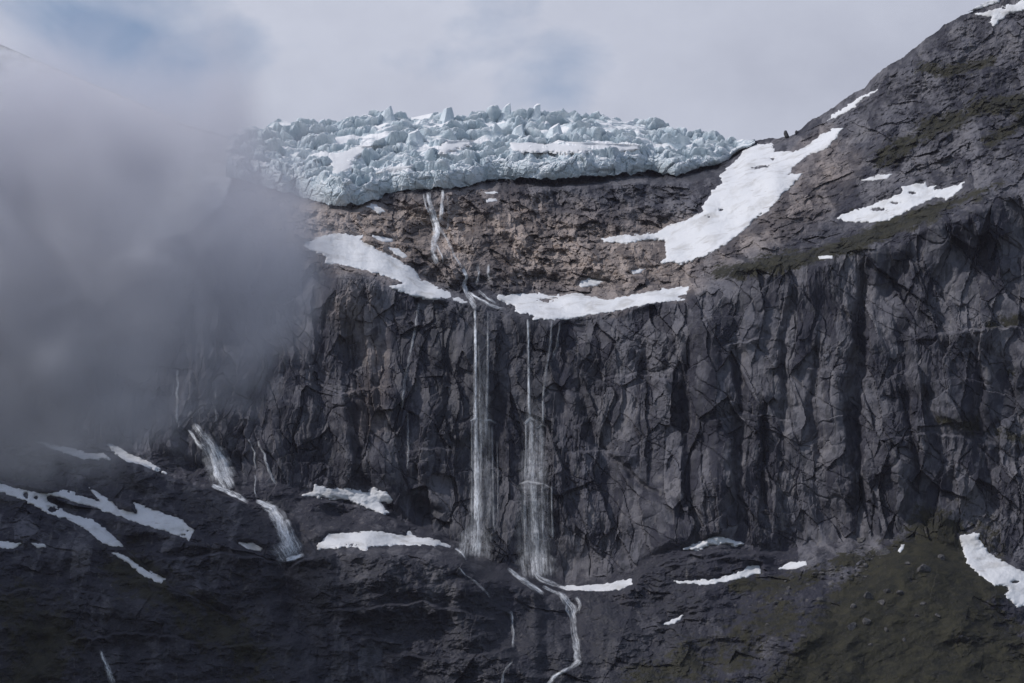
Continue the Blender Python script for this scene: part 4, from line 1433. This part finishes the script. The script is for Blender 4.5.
def fog_material(name, centre, blobs, dens, col, nscale, step):
    """soft volume: a few round lobes broken up by noise; blobs = (offset, radii, weight)"""
    m, nt, out = new_mat(name)
    b = NB(nt)
    p = pos(nt)
    warp = nt.nodes.new('ShaderNodeTexNoise')
    b.L(p, warp.inputs['Vector'])
    warp.inputs['Scale'].default_value = nscale
    warp.inputs['Detail'].default_value = 4.5
    warp.inputs['Roughness'].default_value = 0.58
    warp.inputs['Distortion'].default_value = 0.6
    tot = None
    for (c, r, wgt) in blobs:
        s = nt.nodes.new('ShaderNodeVectorMath')
        s.operation = 'SUBTRACT'
        b.L(p, s.inputs[0])
        s.inputs[1].default_value = tuple(float(x) for x in c)
        dv = nt.nodes.new('ShaderNodeVectorMath')
        dv.operation = 'DIVIDE'
        b.L(s.outputs[0], dv.inputs[0])
        dv.inputs[1].default_value = tuple(float(x) for x in r)
        ln = nt.nodes.new('ShaderNodeVectorMath')
        ln.operation = 'LENGTH'
        b.L(dv.outputs[0], ln.inputs[0])
        f = b.m('MULTIPLY', b.m('SUBTRACT', 1.0, ln.outputs['Value'], clamp=True), wgt)
        tot = f if tot is None else b.m('MAXIMUM', tot, f)
    d = b.m('ADD', tot, b.m('MULTIPLY', b.m('SUBTRACT', warp.outputs[0], 0.5), 1.45))
    d = b.smooth(d, 0.10, 0.95)
    d = b.m('MULTIPLY', d, b.smooth(tot, 0.0, 0.15))
    d = b.m('MULTIPLY', d, dens)
    pv = nt.nodes.new('ShaderNodeVolumePrincipled')
    pv.inputs['Color'].default_value = (*col, 1)
    pv.inputs['Anisotropy'].default_value = 0.2
    b.L(d, pv.inputs['Density'])
    b.L(pv.outputs[0], out.inputs['Volume'])
    m.cycles.volume_step_rate = step
    return m


FY = 1960.0
c_fog = P(60, 250, FY)
blobs = [
    (P(30, 285, FY), (215, 150, 158), 1.35),
    (P(-100, 190, FY), (230, 150, 160), 1.2),
    (P(80, 160, FY + 20), (200, 150, 116), 1.05),
    (P(10, 85, FY + 40), (150, 90, 62), 0.62),
    (P(226, 240, FY + 30), (92, 115, 132), 1.15),
    (P(222, 140, FY + 40), (48, 70, 104), 1.1),
]
M_FOG = fog_material('low_cloud', c_fog, blobs, 0.028, (0.945, 0.945, 1.0), 0.0155, 0.5)
fog = blob_mesh('low_cloud', P(20, 235, FY + 5), (300, 172, 203), M_FOG, 3, 0.03)
tag(fog, 'soft grey low cloud drifting across the left side of the cliff', 'cloud', kind='stuff')

# a higher cloud, above and left of the view, whose shadow lies over the left slope
M_HIGH, hnt, hout = new_mat('high_cloud')
hv = hnt.nodes.new('ShaderNodeVolumePrincipled')
hv.inputs['Color'].default_value = (0.9, 0.9, 0.92, 1)
hv.inputs['Density'].default_value = 0.017
hnt.links.new(hv.outputs[0], hout.inputs['Volume'])
tgt = P(20, 590, 2290)
hc_ = tgt + SUN * 1300
hi = blob_mesh('high_cloud', hc_, (230, 240, 120), M_HIGH, 8, 0.12)
tag(hi, 'bank of cloud high above the left slope', 'cloud', kind='stuff')

# ------------------------------------------------------------------ thin blue air between the viewer and the mountain
M_HAZE, znt, zout = new_mat('haze_air')
zv = znt.nodes.new('ShaderNodeVolumePrincipled')
zv.inputs['Color'].default_value = (0.84, 0.80, 1.0, 1)
zv.inputs['Density'].default_value = 0.8e-5
znt.links.new(zv.outputs[0], zout.inputs['Volume'])
hx, hy0, hy1, hz0, hz1 = 9100.0, -9100.0, 12100.0, -4.0, 960.0
hvv = [(x, y, z) for z in (hz0, hz1) for y in (hy0, hy1) for x in (-hx, hx)]
hff = [(0, 2, 3, 1), (4, 5, 7, 6), (0, 1, 5, 4), (2, 6, 7, 3), (0, 4, 6, 2), (1, 3, 7, 5)]
tag(mesh_obj('haze', hvv, hff, M_HAZE), kind='stuff')
